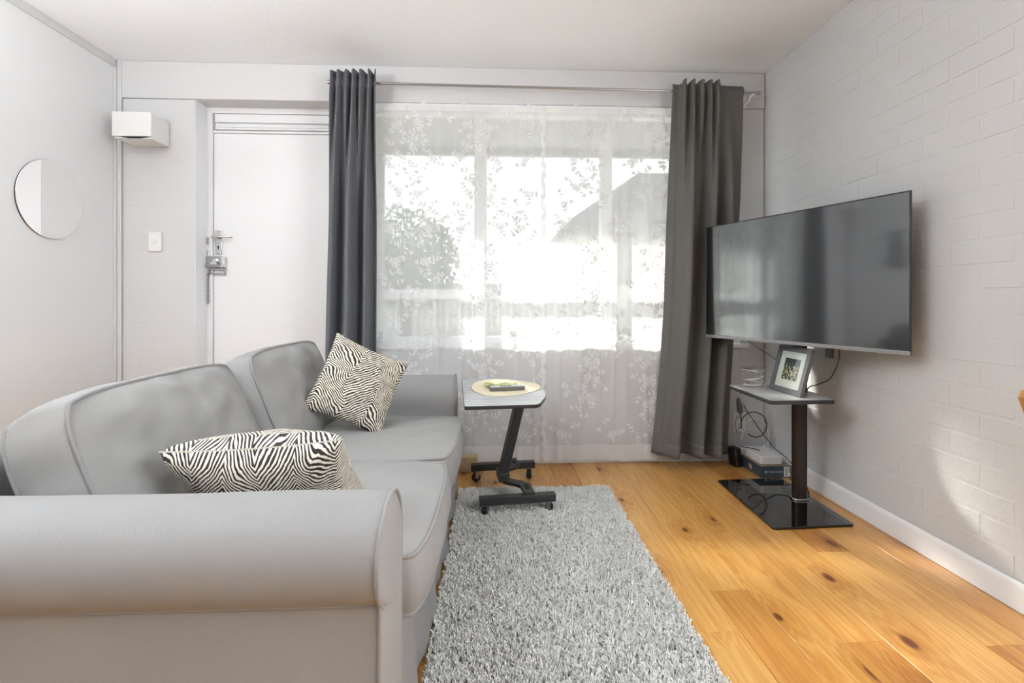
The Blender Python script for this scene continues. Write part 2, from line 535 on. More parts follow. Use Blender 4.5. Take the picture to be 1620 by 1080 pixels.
def interp(tab, t):
    for (t0, v0), (t1, v1) in zip(tab, tab[1:]):
        if t <= t1:
            return lerp(v0, v1, (t - t0) / (t1 - t0)) if t1 > t0 else v1
    return tab[-1][1]

# ------------------------------------------------------------------ the room
XL, XR, YB, YR, H = -2.24, 1.69, 3.16, -2.7, 2.42
T = 0.18

# floor: sub-floor with boards on it
mb = MB(); mb.box(XL - T, XR + T, YR - T, YB + T, -0.12, -0.02)
floor = struct(mb.build('floor', 'concrete'))
floor['label'] = 'varnished knotty pine board floor'
pw = 0.1355
x = XL
k = 0
while x < XR - 0.001:
    x1 = min(x + pw, XR)
    cuts = [YR, YB]
    c = YR + random.uniform(0.8, 2.6)
    mid = []
    while c < YB - 0.9:
        mid.append(c); c += random.uniform(2.1, 3.2)
    cuts = [YR] + mid + [YB]
    for y0, y1 in zip(cuts, cuts[1:]):
        b = MB(); b.box(x + 0.0003, x1 - 0.0003, y0 + 0.0003, y1 - 0.0003, -0.02, 0.0)
        b.build('plank', 'pine', floor, bevel=0.0008, seg=1)
    x = x1
# ceiling
mb = MB(); mb.box(XL - T, XR + T, YR - T, YB + T, H, H + 0.12)
struct(mb.build('ceiling', 'ceiling'))
# left wall, right wall (with an added, unseen side window for fill light), rear wall
mb = MB(); mb.box(XL - T, XL, YR, YB + T, 0, H)
struct(mb.build('wall_left', 'wall_smooth'))
SW0, SW1, SZ0, SZ1 = -0.90, 0.85, 0.85, 2.15     # opening of the added side window
mb = MB(); mb.box(XR + 0.004, XR + T, SW1, YB + T, 0, H); mb.box(XR + 0.004, XR + T, YR, SW0, 0, H)
mb.box(XR + 0.004, XR + T, SW0, SW1, 0, SZ0); mb.box(XR + 0.004, XR + T, SW0, SW1, SZ1, H)
wall_right = struct(mb.build('wall_right', 'brickpaint'))
mb = MB(); mb.box(XL, XR, YR - T, YR, 0, H)
struct(mb.build('wall_rear', 'rearwall'))
# back wall with band over door and window
DX0, DX1 = -1.79, -0.95          # door opening
WX0, WX1 = -0.86, 1.535          # window opening
WZ0, WZ1 = 0.70, 2.20
mb = MB()
mb.box(XL, XR, YB - 0.008, YB + T, WZ1, H)
mb.box(XL, DX0, YB + 0.003, YB + T, 0, WZ1)
mb.box(DX1, WX0, YB, YB + T, 0, WZ1)
mb.box(WX0, WX1, YB, YB + T, 0, WZ0)
mb.box(WX1, XR, YB + 0.003, YB + T, 0, WZ1)
wall_back = struct(mb.build('wall_back', 'wall', bevel=0.004, seg=2))

# painted bricks
def brick_mesh(w, h, d, mat):
    me = bpy.data.meshes.new('brick')
    bm = bmesh.new()
    bmesh.ops.create_cube(bm, size=1.0)
    bmesh.ops.scale(bm, vec=(w, d, h), verts=bm.verts)
    bmesh.ops.bevel(bm, geom=list(bm.edges), offset=0.0026, segments=1, affect='EDGES')
    bm.to_mesh(me); bm.free()
    me.materials.append(M[mat])
    return me
CH, BL, JO = 0.0864, 0.24, 0.0085
full = brick_mesh(BL - JO, CH - JO, 0.02, 'brickpaint')
stuff = MB()
nb = 0
def place_brick(me, loc, rz, parent):
    o = bpy.data.objects.new('brick', me)
    o.location = loc
    o.rotation_euler = (random.uniform(-.0015, .0015), random.uniform(-.003, .003), rz + random.uniform(-.0012, .0012))
    o.parent = parent
    COL.objects.link(o)
rb_cache = {}
for c in range(28):
    z = (c + 0.5) * CH
    y = YB
    if c % 2:
        y = YB + BL / 2
    while y > YR:
        ya, yb = y, y - BL
        y -= BL
        top = min(ya, YB - 0.002)
        w = top - yb
        if w < 0.05:
            continue
        prot = random.uniform(0.0006, 0.0018)
        xc = XR + 0.004 - prot + 0.01
        if yb > 0.90:
            key = round(w, 3)
            if key not in rb_cache:
                rb_cache[key] = brick_mesh(w - JO, CH - JO, 0.02, 'brickpaint')
            place_brick(rb_cache[key], (xc, (top + yb) / 2, z), R(90), wall_right)
            nb += 1
        elif yb > SW1 or top < SW0 or z - CH / 2 > SZ1 or z + CH / 2 < SZ0:
            stuff.box(xc - 0.01, xc + 0.01, yb + JO / 2, top - JO / 2, z - CH / 2 + JO / 2, z + CH / 2 - JO / 2)
o = stuff.build('brickwork', 'brickpaint', wall_right)
o['kind'] = 'stuff'
print('bricks right', nb)
for c in range(25):
    z = (c + 0.5) * CH
    for (xa, xb) in ((XL, DX0), (WX1, XR)):
        xs = [xa]
        p = xa + (BL if c % 2 == 0 else BL / 2)
        while p < xb - 0.05:
            xs.append(p); p += BL
        xs.append(xb)
        for q0, q1 in zip(xs, xs[1:]):
            w = q1 - q0
            key = ('s', round(w, 3))
            if key not in rb_cache:
                rb_cache[key] = brick_mesh(w - JO * 0.8, CH - JO * 0.8, 0.02, 'wall')
            place_brick(rb_cache[key], ((q0 + q1) / 2, YB + 0.003 - random.uniform(0.0003, 0.0006) + 0.01, z), 0, wall_back)

# baseboards and trims
def skirting(name, p0, p1, inward, h=0.085):
    # profile: straight with a rounded top, extruded from p0 to p1
    prof = [(0, 0), (0.014, 0), (0.014, h - 0.018), (0.011, h - 0.006), (0.006, h), (0, h)]
    p0 = Vector(p0); p1 = Vector(p1); n = Vector(inward)
    mb = MB()
    vs = [p0 + n * a + Vector((0, 0, b)) for a, b in prof] + [p1 + n * a + Vector((0, 0, b)) for a, b in prof]
    k = len(prof)
    mb.add(vs, [tuple(range(k)), tuple(reversed(range(k, 2 * k)))] + [(i, (i + 1) % k, k + (i + 1) % k, k + i) for i in range(k)])
    return struct(mb.build(name, 'trim', smooth=40))
skirting('baseboard_right', (XR, YR, 0.002), (XR, YB, 0.002), (-1, 0, 0), 0.092)
skirting('baseboard_back', (DX1, YB, 0.002), (XR - 0.014, YB, 0.002), (0, -1, 0), 0.085)
skirting('baseboard_left', (XL, YR, 0.002), (XL, YB, 0.002), (1, 0, 0), 0.085)
mb = MB(); mb.box(XL, XL + 0.008, YR, YB - 0.01, H - 0.045, H)
struct(mb.build('trim_1', 'wall', bevel=0.002))
mb = MB(); mb.box(XL, XL + 0.012, YB - 0.030, YB - 0.004, 0.087, H - 0.045)
mb.box(XL + 0.012, XL + 0.034, YB - 0.016, YB - 0.004, 0.0, H)
struct(mb.build('trim_2', 'wall', bevel=0.003))

# ---- door_1
door = struct(thing('door_1', 'white flush entrance door under a white louvred transom', None, (-1.37, YB + 0.14, 0)))
yf = YB + 0.14
mb = MB()
mb.box(DX0, DX0 + 0.034, yf - 0.012, yf + 0.05, 0, WZ1)
mb.box(DX1 - 0.034, DX1, yf - 0.012, yf + 0.05, 0, WZ1)
mb.box(DX0 + 0.034, DX1 - 0.034, yf - 0.012, yf + 0.05, WZ1 - 0.035, WZ1)
mb.box(DX0, DX0 + 0.003, YB + 0.004, yf - 0.012, 0, WZ1)  # thin white lining added to brighten the shaded jamb
mb.box(DX0 + 0.034, DX1 - 0.034, yf - 0.004, yf + 0.05, 2.045, 2.060)
mb.build('door_frame', 'trim', door, bevel=0.003)
mb = MB(); mb.box(DX0 + 0.037, DX1 - 0.037, yf, yf + 0.038, 0.006, 2.042)
leaf = mb.build('door_leaf', 'door', door, bevel=0.002)
mb = MB()
mb.box(DX0 + 0.048, DX1 - 0.048, yf + 0.004, yf + 0.03, 2.064, 2.164)
tp = mb.build('transom_panel', 'door', door, bevel=0.002)
for z0, z1, d in ((2.108, 2.160, 0.020), (2.080, 2.100, 0.012), (2.064, 2.078, 0.016)):
    mb = MB(); mb.box(DX0 + 0.050, DX1 - 0.050, yf + 0.004 - d, yf + 0.006, z0, z1)
    mb.build('slat', 'trim', tp, bevel=0.003)
# lever handle with long back plate
hx = -1.722
mb = MB(); mb.box(hx - 0.020, hx + 0.020, yf - 0.008, yf - 0.0002, 1.285, 1.437)
pl = mb.build('handle_plate', 'chrome', leaf, bevel=0.003)
mb = MB()
mb.tube(catmull([(hx - 0.02, yf - 0.042, 1.391), (hx, yf - 0.045, 1.392), (hx + 0.05, yf - 0.046, 1.393), (hx + 0.10, yf - 0.040, 1.391)], 6),
        [0.009] * 6 + [0.008] * 6 + [0.0065] * 6 + [0.005], 10)
mb.cyl((hx, yf - 0.045, 1.392), (hx, yf - 0.007, 1.392), 0.009, 12)
mb.lathe([(0.0, 0.0), (0.014, 0.0), (0.014, 0.006), (0.0, 0.006)], mat=Matrix.Translation((hx, yf - 0.008, 1.392)) @ Matrix.Rotation(R(90), 4, 'X'), n=20)
mb.build('lever', 'chrome', leaf, smooth=50)
mb = MB()
mb.cyl((hx, yf - 0.0095, 1.334), (hx, yf - 0.0075, 1.334), 0.006, 12)
mb.box(hx - 0.0025, hx + 0.0025, yf - 0.0095, yf - 0.0075, 1.316, 1.334)
mb.build('keyhole', 'darkhole', leaf)
for zz in (1.428, 1.293):
    mb = MB(); mb.cyl((hx, yf - 0.0100, zz), (hx, yf - 0.0075, zz), 0.0045, 10)
    mb.build('screw', 'steel', leaf)
# rim lock with keeper, night latch bracket and chain
mb = MB(); mb.box(-1.790, -1.678, yf - 0.034, yf - 0.0002, 1.202, 1.272)
lk = mb.build('rim_lock', 'steel', leaf, bevel=0.004)
mb = MB(); mb.box(-1.694, -1.674, yf - 0.038, yf - 0.0002, 1.203, 1.271)
mb.build('lock_end_cap', 'chrome', leaf, bevel=0.003)
mb = MB()
mb.lathe([(0, 0), (0.019, 0), (0.019, 0.004), (0.013, 0.006), (0.013, 0.018), (0, 0.018)],
         mat=Matrix.Translation((-1.725, yf - 0.034, 1.240)) @ Matrix.Rotation(R(90), 4, 'X'), n=20)
mb.box(-1.745, -1.705, yf - 0.058, yf - 0.050, 1.222, 1.232)
mb.build('lock_knob', 'chrome', leaf, smooth=40)
mb = MB(); mb.box(-1.770, -1.678, yf - 0.016, yf - 0.0002, 1.160, 1.172); mb.box(-1.770, -1.678, yf - 0.016, yf - 0.0002, 1.188, 1.200)
mb.box(-1.770, -1.762, yf - 0.016, yf - 0.0002, 1.172, 1.188); mb.box(-1.686, -1.678, yf - 0.016, yf - 0.0002, 1.172, 1.188)
mb.build('chain_slide', 'steel', leaf, bevel=0.001)
mb = MB(); mb.box(-1.792, -1.772, yf - 0.020, yf - 0.013, 1.165, 1.310)
mb.box(-1.806 + 0.016, -1.782 + 0.0, yf - 0.046, yf - 0.020, 1.213, 1.260)
mb.build('lock_keeper', 'chrome', door, bevel=0.002)
mb = MB()
mb.cyl((-1.781, yf - 0.024, 1.352), (-1.781, yf - 0.024, 1.388), 0.008, 12)
mb.box(-1.788, -1.774, yf - 0.018, yf - 0.012, 1.348, 1.392)
mb.build('striker', 'chrome', door, bevel=0.001)
ch = None
z = 1.165
i = 0
while z > 0.995:
    pts = []
    for a in range(12):
        t = 2 * math.pi * a / 12
        dx, dz = 0.0055 * math.cos(t), 0.0115 * math.sin(t)
        pts.append((-1.777 + (dx if i % 2 == 0 else 0), yf - 0.021 + (0 if i % 2 == 0 else dx), z - 0.009 + dz))
    mb = MB(); mb.tube(pts, 0.0018, 6, closed=True)
    if ch is None:
        ch = mb.build('door_chain', 'steel', door, smooth=60)
    else:
        mb.build('link', 'steel', ch, smooth=60)
    z -= 0.0165; i += 1

# ---- window_1
win = struct(thing('window_1', 'wide white timber window with transom rail behind sheer curtains', None, ((WX0 + WX1) / 2, YB + 0.06, WZ0)))
fy0, fy1 = YB + 0.05, YB + 0.11
mb = MB()
mb.box(WX0, WX0 + 0.05, fy0, fy1, WZ0 + 0.03, WZ1); mb.box(WX1 - 0.05, WX1, fy0, fy1, WZ0 + 0.03, WZ1)
mb.box(WX0 + 0.05, WX1 - 0.05, fy0, fy1, WZ1 - 0.05, WZ1); mb.box(WX0 + 0.05, WX1 - 0.05, fy0, fy1, WZ0 + 0.03, WZ0 + 0.075)
mb.build('window_frame', 'trim', win, bevel=0.003)
MUL = ((-0.128, -0.052), (0.665, 0.735))
for a, b in MUL:
    mb = MB(); mb.box(a, b, fy0 - 0.004, fy1 + 0.004, WZ0 + 0.075, WZ1 - 0.05)
    mb.build('mullion', 'trim', win, bevel=0.003)
TZ0, TZ1 = 1.008, 1.068
cols = [(WX0 + 0.05, MUL[0][0]), (MUL[0][1], MUL[1][0]), (MUL[1][1], WX1 - 0.05)]
for a, b in cols:
    mb = MB(); mb.box(a, b, fy0, fy1, TZ0, TZ1)
    mb.build('transom_rail', 'trim', win, bevel=0.003)
    for z0, z1 in ((WZ0 + 0.075, TZ0), (TZ1, WZ1 - 0.05)):
        mb = MB(); mb.box(a, b, YB + 0.078, YB + 0.082, z0, z1)
        mb.build('pane', 'glass', win)
mb = MB(); mb.box(WX0 + 0.002, WX1 + 0.045, YB - 0.022, YB - 0.0005, WZ0 + 0.004, WZ0 + 0.03)
mb.box(WX0 + 0.002, WX1 - 0.002, YB - 0.0005, YB + 0.11, WZ0 + 0.002, WZ0 + 0.03)
mb.build('window_sill', 'trim', win, bevel=0.004)
mb = MB(); mb.box(WX0 + 0.002, WX1 - 0.002, YB - 0.004, YB + 0.05, WZ1 - 0.032, WZ1 - 0.001)
mb.build('head_rail', 'trim', win, bevel=0.003)
mb = MB()
for a in ((SW0, SW0 + 0.05, SZ0, SZ1), (SW1 - 0.05, SW1, SZ0, SZ1), (SW0 + 0.05, SW1 - 0.05, SZ0, SZ0 + 0.05), (SW0 + 0.05, SW1 - 0.05, SZ1 - 0.05, SZ1)):
    mb.box(XR + 0.06, XR + 0.11, a[0], a[1], a[2], a[3])
struct(mb.build('added_side_window', 'trim'))  # frame of the added, unseen side window

# ------------------------------------------------------------------ outside
mb = MB(); mb.box(-14, 16, YB + T, 30, -0.30, -0.16)
g_ = struct(mb.build('ground', 'concrete'))
mb = MB(); mb.box(-2.6, 3.2, YB + T, 4.46, 2.30, 2.38); mb.box(-2.6, 3.2, 4.40, 4.46, 2.24, 2.42)
tag(mb.build('verandah_roof', 'housewall', base=(0.3, 3.9, 2.30)), 'flat verandah roof seen above the window behind the sheers', 'roof')
mb = MB(); mb.box(-1.06, -0.93, YB + T + 0.002, 4.40, -0.16, 2.298)
tag(mb.build('wing_wall', 'housewall', base=(-1, 3.9, -0.16)), 'verandah side wall outside between the door and the window', 'wall')
# neighbour's house
nb_ = thing('neighbour_house', 'grey house with a gable roof seen dimly through the right sheer curtain', 'house', (6.2, 15, -0.16))
mb = MB(); mb.box(2.4, 10.5, 13.4, 18, -0.16, 3.2)
mb.build('house_wall', 'housewall', nb_)
mb = MB(); mb.add([(1.9, 12.9, 3.05), (11, 12.9, 3.05), (11, 18.4, 3.05), (1.9, 18.4, 3.05), (4.4, 15.6, 4.9), (8.6, 15.6, 4.9)],
                  [(0, 1, 5, 4), (1, 2, 5), (2, 3, 4, 5), (3, 0, 4), (0, 3, 2, 1)])
mb.build('roof', 'roofgrey', nb_)
for xa in (4.0, 6.6):
    mb = MB(); mb.box(xa, xa + 1.5, 13.36, 13.41, 1.0, 2.3)
    mb.build('window', 'housewindow', nb_)
# hedge/tree outside left
def tree(loc, rad, ht, label, seed):
    t = thing('garden_tree', label, 'tree', loc)
    x, y, z = loc
    mb = MB(); mb.tube([(x, y, z), (x + 0.05, y, z + ht * 0.5), (x, y, z + ht * 0.75)], [0.12, 0.09, 0.05], 8)
    mb.build('trunk', 'bark', t, smooth=60)
    r_ = random.Random(seed)
    vs = []; fs = []
    for i in range(2600):
        d = Vector((r_.gauss(0, 1), r_.gauss(0, 1), r_.gauss(0, 0.8))).normalized() * rad * r_.random() ** 0.4
        c = Vector((x, y, z + ht * 0.72)) + d
        a = Vector((r_.uniform(-1, 1), r_.uniform(-1, 1), r_.uniform(-1, 1))).normalized()
        b = a.orthogonal().normalized()
        s = r_.uniform(0.05, 0.11)
        k = len(vs)
        vs += [c - a * s, c + b * s * 0.5, c + a * s, c - b * s * 0.5]
        fs.append((k, k + 1, k + 2, k + 3))
    mb = MB(); mb.add(vs, fs)
    o = mb.build('crown', 'leaf', t, fixn=False)
tree((-1.9, 11.0, -0.16), 1.15, 2.8, 'small leafy tree seen dimly through the left sheer curtain', 3)
fen = thing('garden_fence', 'pale paling fence seen dimly through the sheer curtains', 'fence', (0, 10, -0.16))
xf = -6.0
fm = None
while xf < 8:
    if fm is None:
        mb = MB(); mb.box(-0.07, 0.07, -0.01, 0.01, 0, 1.55)
        me = bpy.data.meshes.new('paling'); me.from_pydata(mb.v, [], mb.f); me.materials.append(M['concrete']); fm = me
    o = bpy.data.objects.new('paling', fm); o.parent = fen; o.location = (xf, 2.2, 0); COL.objects.link(o)
    xf += 0.15
mb = MB(); mb.box(-6, 8, 12.212, 12.25, 0.2, 0.3); mb.box(-6, 8, 12.212, 12.25, 1.0, 1.1)
mb.build('fence_rail', 'concrete', fen)

# ------------------------------------------------------------------ sofa
SF = -0.20      # front of arms
sofa = thing('sofa', 'grey twill two-seat sofa with rolled arms and loose slipcover', 'sofa', (-0.65, 1.77, 0))

def arm(yc, sgn, name='arm'):
    """sgn = -1: outer side towards the camera"""
    prof = [(0.105, 0.30), (0.105, 0.46), (0.112, 0.52), (0.105, 0.565), (0.085, 0.600), (0.050, 0.624), (0.005, 0.632), (-0.040, 0.626),
            (-0.080, 0.606), (-0.103, 0.572), (-0.110, 0.535), (-0.104, 0.500), (-0.088, 0.476), (-0.070, 0.462)]
    prof = [tuple(p) for p in catmull([(a, b, 0) for a, b in prof], 4)]
    prof = [(p[0], p[1]) for p in prof]
    xs = np.linspace(SF, -1.12, 30)
    mb = MB()
    rings = []
    for i, xx in enumerate(xs):
        ring = []
        for a, b in prof:
            w = 0.004 * noise.noise(Vector((xx * 5, a * 9 + yc, b * 7)))
            ring.append((xx, yc + a * (1 if sgn < 0 else -1), b + w))
        rings.append(ring)
    n = len(prof)
    vs = [p for r_ in rings for p in r_]
    fs = [(i * n + j, i * n + j + 1, (i + 1) * n + j + 1, (i + 1) * n + j) for i in range(len(xs) - 1) for j in range(n - 1)]
    mb.add(vs, fs)
    s = 1 if sgn < 0 else -1
    a = mb.build(name, 'sofa', sofa, smooth=60)
    # outer panel below the roll down to the floor and front return
    mb = MB()
    def panel(u, v):
        xx = lerp(SF + 0.001, -1.12, u)
        z = lerp(0.478, 0.012, v)
        off = -0.086 - 0.012 * math.sin(v * math.pi) * 0.3 - 0.022 * v * v
        off += 0.004 * noise.noise(Vector((xx * 4, z * 3, yc))) * sm(0.02, 0.3, v)
        return (xx, yc + off * s, z)
    mb.grid(panel, 36, 16)
    mb.build('arm_skirt', 'sofa', sofa, smooth=50)
    # front panel: one upholstered face from the scroll down to the floor
    base = [Vector((SF, yc + 0.108 * s, 0.012 + 0.288 * q / 8)) for q in range(8)] + [Vector(p) for p in rings[0]] + [Vector(panel(0, v / 14)) for v in range(1, 15)]
    base = [Vector((SF, p.y, p.z)) for p in base]
    cen = Vector((SF, yc + 0.012 * s, 0.43))
    mb = MB(); nb2 = len(base); prev = base
    for kk in range(1, 9):
        f = 1 - kk / 9
        cur = []
        for p in base:
            q = cen + (p - cen) * f
            q.x += 0.014 * math.sqrt(1 - f * f) + 0.004 * noise.noise(Vector((q.y * 22, q.z * 4, yc))) * (1 - f)
            cur.append(q)
        b0 = mb.add(prev + cur, [(j, (j + 1) % nb2, nb2 + (j + 1) % nb2, nb2 + j) for j in range(nb2)])
        prev = cur
    mb.add(prev + [cen + Vector((0.014, 0, 0))], [(j, (j + 1) % nb2, nb2) for j in range(nb2)])
    bmx = mb.build('arm_front', 'sofa_plain', sofa, smooth=60)
    wm = bmesh.new(); wm.from_mesh(bmx.data); bmesh.ops.remove_doubles(wm, verts=wm.verts, dist=1e-5)
    bmesh.ops.recalc_face_normals(wm, faces=wm.faces); wm.to_mesh(bmx.data); wm.free()
    bmx.data.polygons.foreach_set('use_smooth', [True] * len(bmx.data.polygons))
    # piping round the scroll and down the outer front corner
    loop = [Vector((SF + 0.002, p[1], p[2])) for p in [Vector(q) for q in rings[0]]]
    mb = MB(); mb.tube(loop, 0.0045, 8)
    mb.build('piping', 'piping', a, smooth=80)
    mb = MB(); mb.tube([Vector(panel(0, v / 14)) + Vector((0.001, -0.001 * s, 0)) for v in range(15)], 0.0035, 8)
    mb.build('seam', 'piping', a, smooth=80)
    mb = MB(); mb.tube([Vector((lerp(SF, -1.12, u / 30), panel(u / 30, 0)[1] - 0.001 * s, 0.474)) for u in range(31)], 0.0028, 6)
    mb.build('seam', 'piping', a, smooth=80)
    return a
arm(0.985, -1)
arm(2.565, 1)
# base with front skirt
mb = MB()
def skirt(u, v):
    y = lerp(1.08, 2.47, u)
    z = lerp(0.33, 0.012, v)
    w = 0.010 * math.sin(u * 21) * v * v + 0.006 * math.sin(u * 47 + 1) * v
    return (SF - 0.012 + 0.018 * v + w, y, z)
mb.grid(skirt, 70, 10)
mb.box(-1.12, SF - 0.03, 1.08, 2.47, 0.05, 0.325)
mb.build('base', 'sofa', sofa, smooth=50)
# back frame
prof = [(-1.10, 0.012), (-1.13, 0.30), (-1.160, 0.54), (-1.168, 0.62), (-1.160, 0.660), (-1.135, 0.682), (-1.09, 0.676), (-1.058, 0.645), (-1.040, 0.54), (-0.99, 0.36)]
prof = catmull([(a, 0, b) for a, b in prof], 4)
mb = MB()
ys = np.linspace(0.94, 2.61, 12)
n = len(prof)
vs = [(p[0], yy, p[2]) for yy in ys for p in prof]
fs = [(i * n + j, i * n + j + 1, (i + 1) * n + j + 1, (i + 1) * n + j) for i in range(len(ys) - 1) for j in range(n - 1)]
fs += [tuple(range(n)), tuple((len(ys) - 1) * n + j for j in range(n))]
mb.add(vs, fs)
mb.build('backrest', 'sofa', sofa, smooth=50)

def cushion(name, w, h, t, mat4, matname, parent, bulge=0.03, k=0.05, n=36, pipe=0.005, seed=0, wr=0.006, bias=None):
    """boxed cushion: local x = width, y = height, z = thickness; piped top and bottom outlines"""
    def outline(u, v):
        x = u * (1 - k * (v * v) ** 2 * u * u); y = v * (1 - k * (u * u) ** 2 * v * v)
        return x, y
    def face(sign, ext=True):
        def fn(a, b):
            u, v = a * 2 - 1, b * 2 - 1
            x, y = outline(u, v)
            bl = bulge * (1 - u ** 4) * (1 - v ** 4)
            wr_ = wr * noise.noise(Vector((x * w * 5.5 + seed, y * h * 5.5, sign * 3 + seed))) * (1 - u ** 6) * (1 - v ** 6)
            wr_ += 0.45 * wr * noise.noise(Vector((x * w * 16 + seed, y * h * 9, sign * 3))) * (1 - u ** 6) * (1 - v ** 6)
            p = Vector((x * w / 2, y * h / 2, sign * (t / 2 + bl + wr_)))
            if bias: p = bias(p, u, v)
            return mat4 @ p
        return fn
    mb = MB()
    mb.grid(face(1), n, n); mb.grid(face(-1), n, n)
    ring = [(-1 + 2 * i / n, -1) for i in range(n)] + [(1, -1 + 2 * i / n) for i in range(n)] + [(1 - 2 * i / n, 1) for i in range(n)] + [(-1, 1 - 2 * i / n) for i in range(n)]
    ln = 8
    def side(i, j):
        u, v = ring[i % len(ring)]
        x, y = outline(u, v)
        s = -1 + 2 * j / ln
        out = 0.018 * (1 - s * s) * (1 + 0.5 * noise.noise(Vector((u * 3 + seed, v * 3, 0))))
        d = Vector((x, y, 0)).normalized()
        p = Vector((x * w / 2 + d.x * out, y * h / 2 + d.y * out, s * t / 2))
        if bias: p = bias(p, u, v)
        return mat4 @ p
    L = len(ring)
    b0 = mb.add([side(i, j) for j in range(ln + 1) for i in range(L)], [])
    for j in range(ln):
        for i in range(L):
            mb.f.append((b0 + j * L + i, b0 + j * L + (i + 1) % L, b0 + (j + 1) * L + (i + 1) % L, b0 + (j + 1) * L + i))
    bm = None
    o = mb.build(name, matname, parent, smooth=75)
    if pipe:
        for j in (0, ln):
            pm = MB(); pm.tube([side(i, j) for i in range(L)], pipe, 8, closed=True)
            pm.build('piping', 'piping', o, smooth=80)
    return o

def frame4(c, xax, yax):
    X = Vector(xax).normalized(); Y = Vector(yax); Y = (Y - X * Y.dot(X)).normalized(); Z = X.cross(Y)
    m4 = Matrix(((X.x, Y.x, Z.x, c[0]), (X.y, Y.y, Z.y, c[1]), (X.z, Y.z, Z.z, c[2]), (0, 0, 0, 1)))
    return m4
# seat cushions (local x along +Y of the room, local y towards the back -X, z up)
for yc, sd in ((1.432, 2), (2.118, 5)):
    m4 = frame4((-0.53, yc, 0.388), (0, 1, 0), (-1, 0, 0))
    cushion('seat_cushion', 0.675, 0.76, 0.125, m4, 'sofa_plain', sofa, bulge=0.024, k=0.07, seed=sd, wr=0.011)
# back cushions: x along -Y.. local z = forward normal
def backc(yc, w, sd, cx=-0.88, cz=0.60, lean=22, tw=0.0):
    up = Vector((-math.sin(R(lean)), 0, math.cos(R(lean))))
    xa = Vector((tw, 1, 0))
    m4 = frame4((cx, yc, cz), xa, up)
    cushion('back_cushion', w, 0.38, 0.135, m4, 'sofa_plain', sofa, bulge=0.042, k=0.09, seed=sd, wr=0.018)
backc(1.42, 0.68, 11)
backc(2.15, 0.68, 17, -0.85, 0.615)

# ---- throw pillows
def pillow(label, size, t, mat4, seed, base, uvs_=1.0):
    n = 40
    mb = MB(); uvs = []
    for sign in (1, -1):
        vs = []
        for j in range(n + 1):
            for i in range(n + 1):
                u, v = i / n * 2 - 1, j / n * 2 - 1
                x = u * (1 - 0.075 * (1 - v * v)) ; y = v * (1 - 0.075 * (1 - u * u))
                e = (1 - u * u) * (1 - v * v)
                zz = sign * (t / 2) * (e ** 0.42 + 0.02)
                zz += 0.006 * noise.noise(Vector((u * 2.5 + seed, v * 2.5, sign))) * e ** 0.3
                vs.append(mat4 @ Vector((x * size / 2, y * size / 2, zz)))
                uvs.append((x * size / 2 * uvs_ + seed + sign * 0.3, y * size / 2 * uvs_))
        w = n + 1
        mb.add(vs, [(j * w + i, j * w + i + 1, (j + 1) * w + i + 1, (j + 1) * w + i) for j in range(n) for i in range(n)])
    ring = [(i, 0) for i in range(n)] + [(n, i) for i in range(n)] + [(n - i, n) for i in range(n)] + [(0, n - i) for i in range(n)]
    w = n + 1; o2 = w * w
    for a, b in zip(ring, ring[1:] + ring[:1]):
        ia, ib = a[1] * w + a[0], b[1] * w + b[0]
        mb.f.append((ia, ib, o2 + ib, o2 + ia))
    o = mb.build('throw_pillow', 'zebra', None, smooth=80, uv=uvs, base=base)
    tag(o, label, 'pillow', 'zebra striped throw pillows')
    return o
m4 = frame4((-0.53, 1.29, 0.553), (1, 0.05, 0.045), (-0.05, -0.72, 0.66))
pillow('zebra striped throw pillow leaning against the nearer sofa arm', 0.385, 0.19, m4, 2.1, (-0.575, 1.25, 0.46), 1.12)
m4 = frame4((-0.560, 2.14, 0.655), (0.80, 0.30, -0.42), (0.30, 0.42, 0.76))
pillow('zebra striped throw pillow propped on its corner by the far sofa arm', 0.33, 0.115, m4, 4.7, (-0.56, 2.14, 0.46), 0.82)

# ------------------------------------------------------------------ rug
rug = thing('rug', 'pale grey shaggy rug on the pine floor before the sofa', 'rug', (0.205, 1.95, 0))
RX0, RX1, RY0, RY1 = -0.185, 0.598, 1.20, 2.70
mb = MB(); mb.box(RX0 + 0.01, RX1 - 0.01, RY0 + 0.01, RY1 - 0.01, 0.001, 0.010)
mb.build('rug_backing', 'rugback', rug)
NT_ = 31000; PER = 5
N = NT_ * PER
tx = rng.uniform(RX0, RX1, NT_); ty = rng.uniform(RY0, RY1, NT_)
hgt = 0.0170 + 0.0030 * (np.sin(tx * 41 + 1.3 * np.sin(ty * 23)) * np.cos(ty * 37 + np.sin(tx * 31))) + rng.normal(0, 0.003, NT_)
tl = rng.uniform(0, 2 * math.pi, NT_); tm = np.abs(rng.normal(0.0, 0.0035, NT_))
px = np.repeat(tx, PER) + rng.normal(0, 0.0010, N); py = np.repeat(ty, PER) + rng.normal(0, 0.0010, N)
ex = np.repeat(tx + np.cos(tl) * tm, PER) + rng.normal(0, 0.0040, N)
ey = np.repeat(ty + np.sin(tl) * tm, PER) + rng.normal(0, 0.0040, N)
hz = np.clip(np.repeat(hgt, PER) + rng.normal(0, 0.0022, N), 0.010, 0.030)
wv = rng.uniform(0, 2 * math.pi, N)
wx, wy = np.cos(wv), np.sin(wv)
wd = rng.uniform(0.0010, 0.0017, N)
P = []
for s, wsc, q in ((0.15, 0.8, 0.0), (0.65, 1.1, 0.35), (1.0, 0.8, 1.0)):
    cx = px + (ex - px) * q
    cy = py + (ey - py) * q
    cz = 0.006 + hz * s
    P.append(np.stack([cx - wx * wd * wsc, cy - wy * wd * wsc, cz], 1))
    P.append(np.stack([cx + wx * wd * wsc, cy + wy * wd * wsc, cz], 1))
V = np.stack(P, 1).reshape(-1, 3) - np.array([0.205, 1.95, 0])
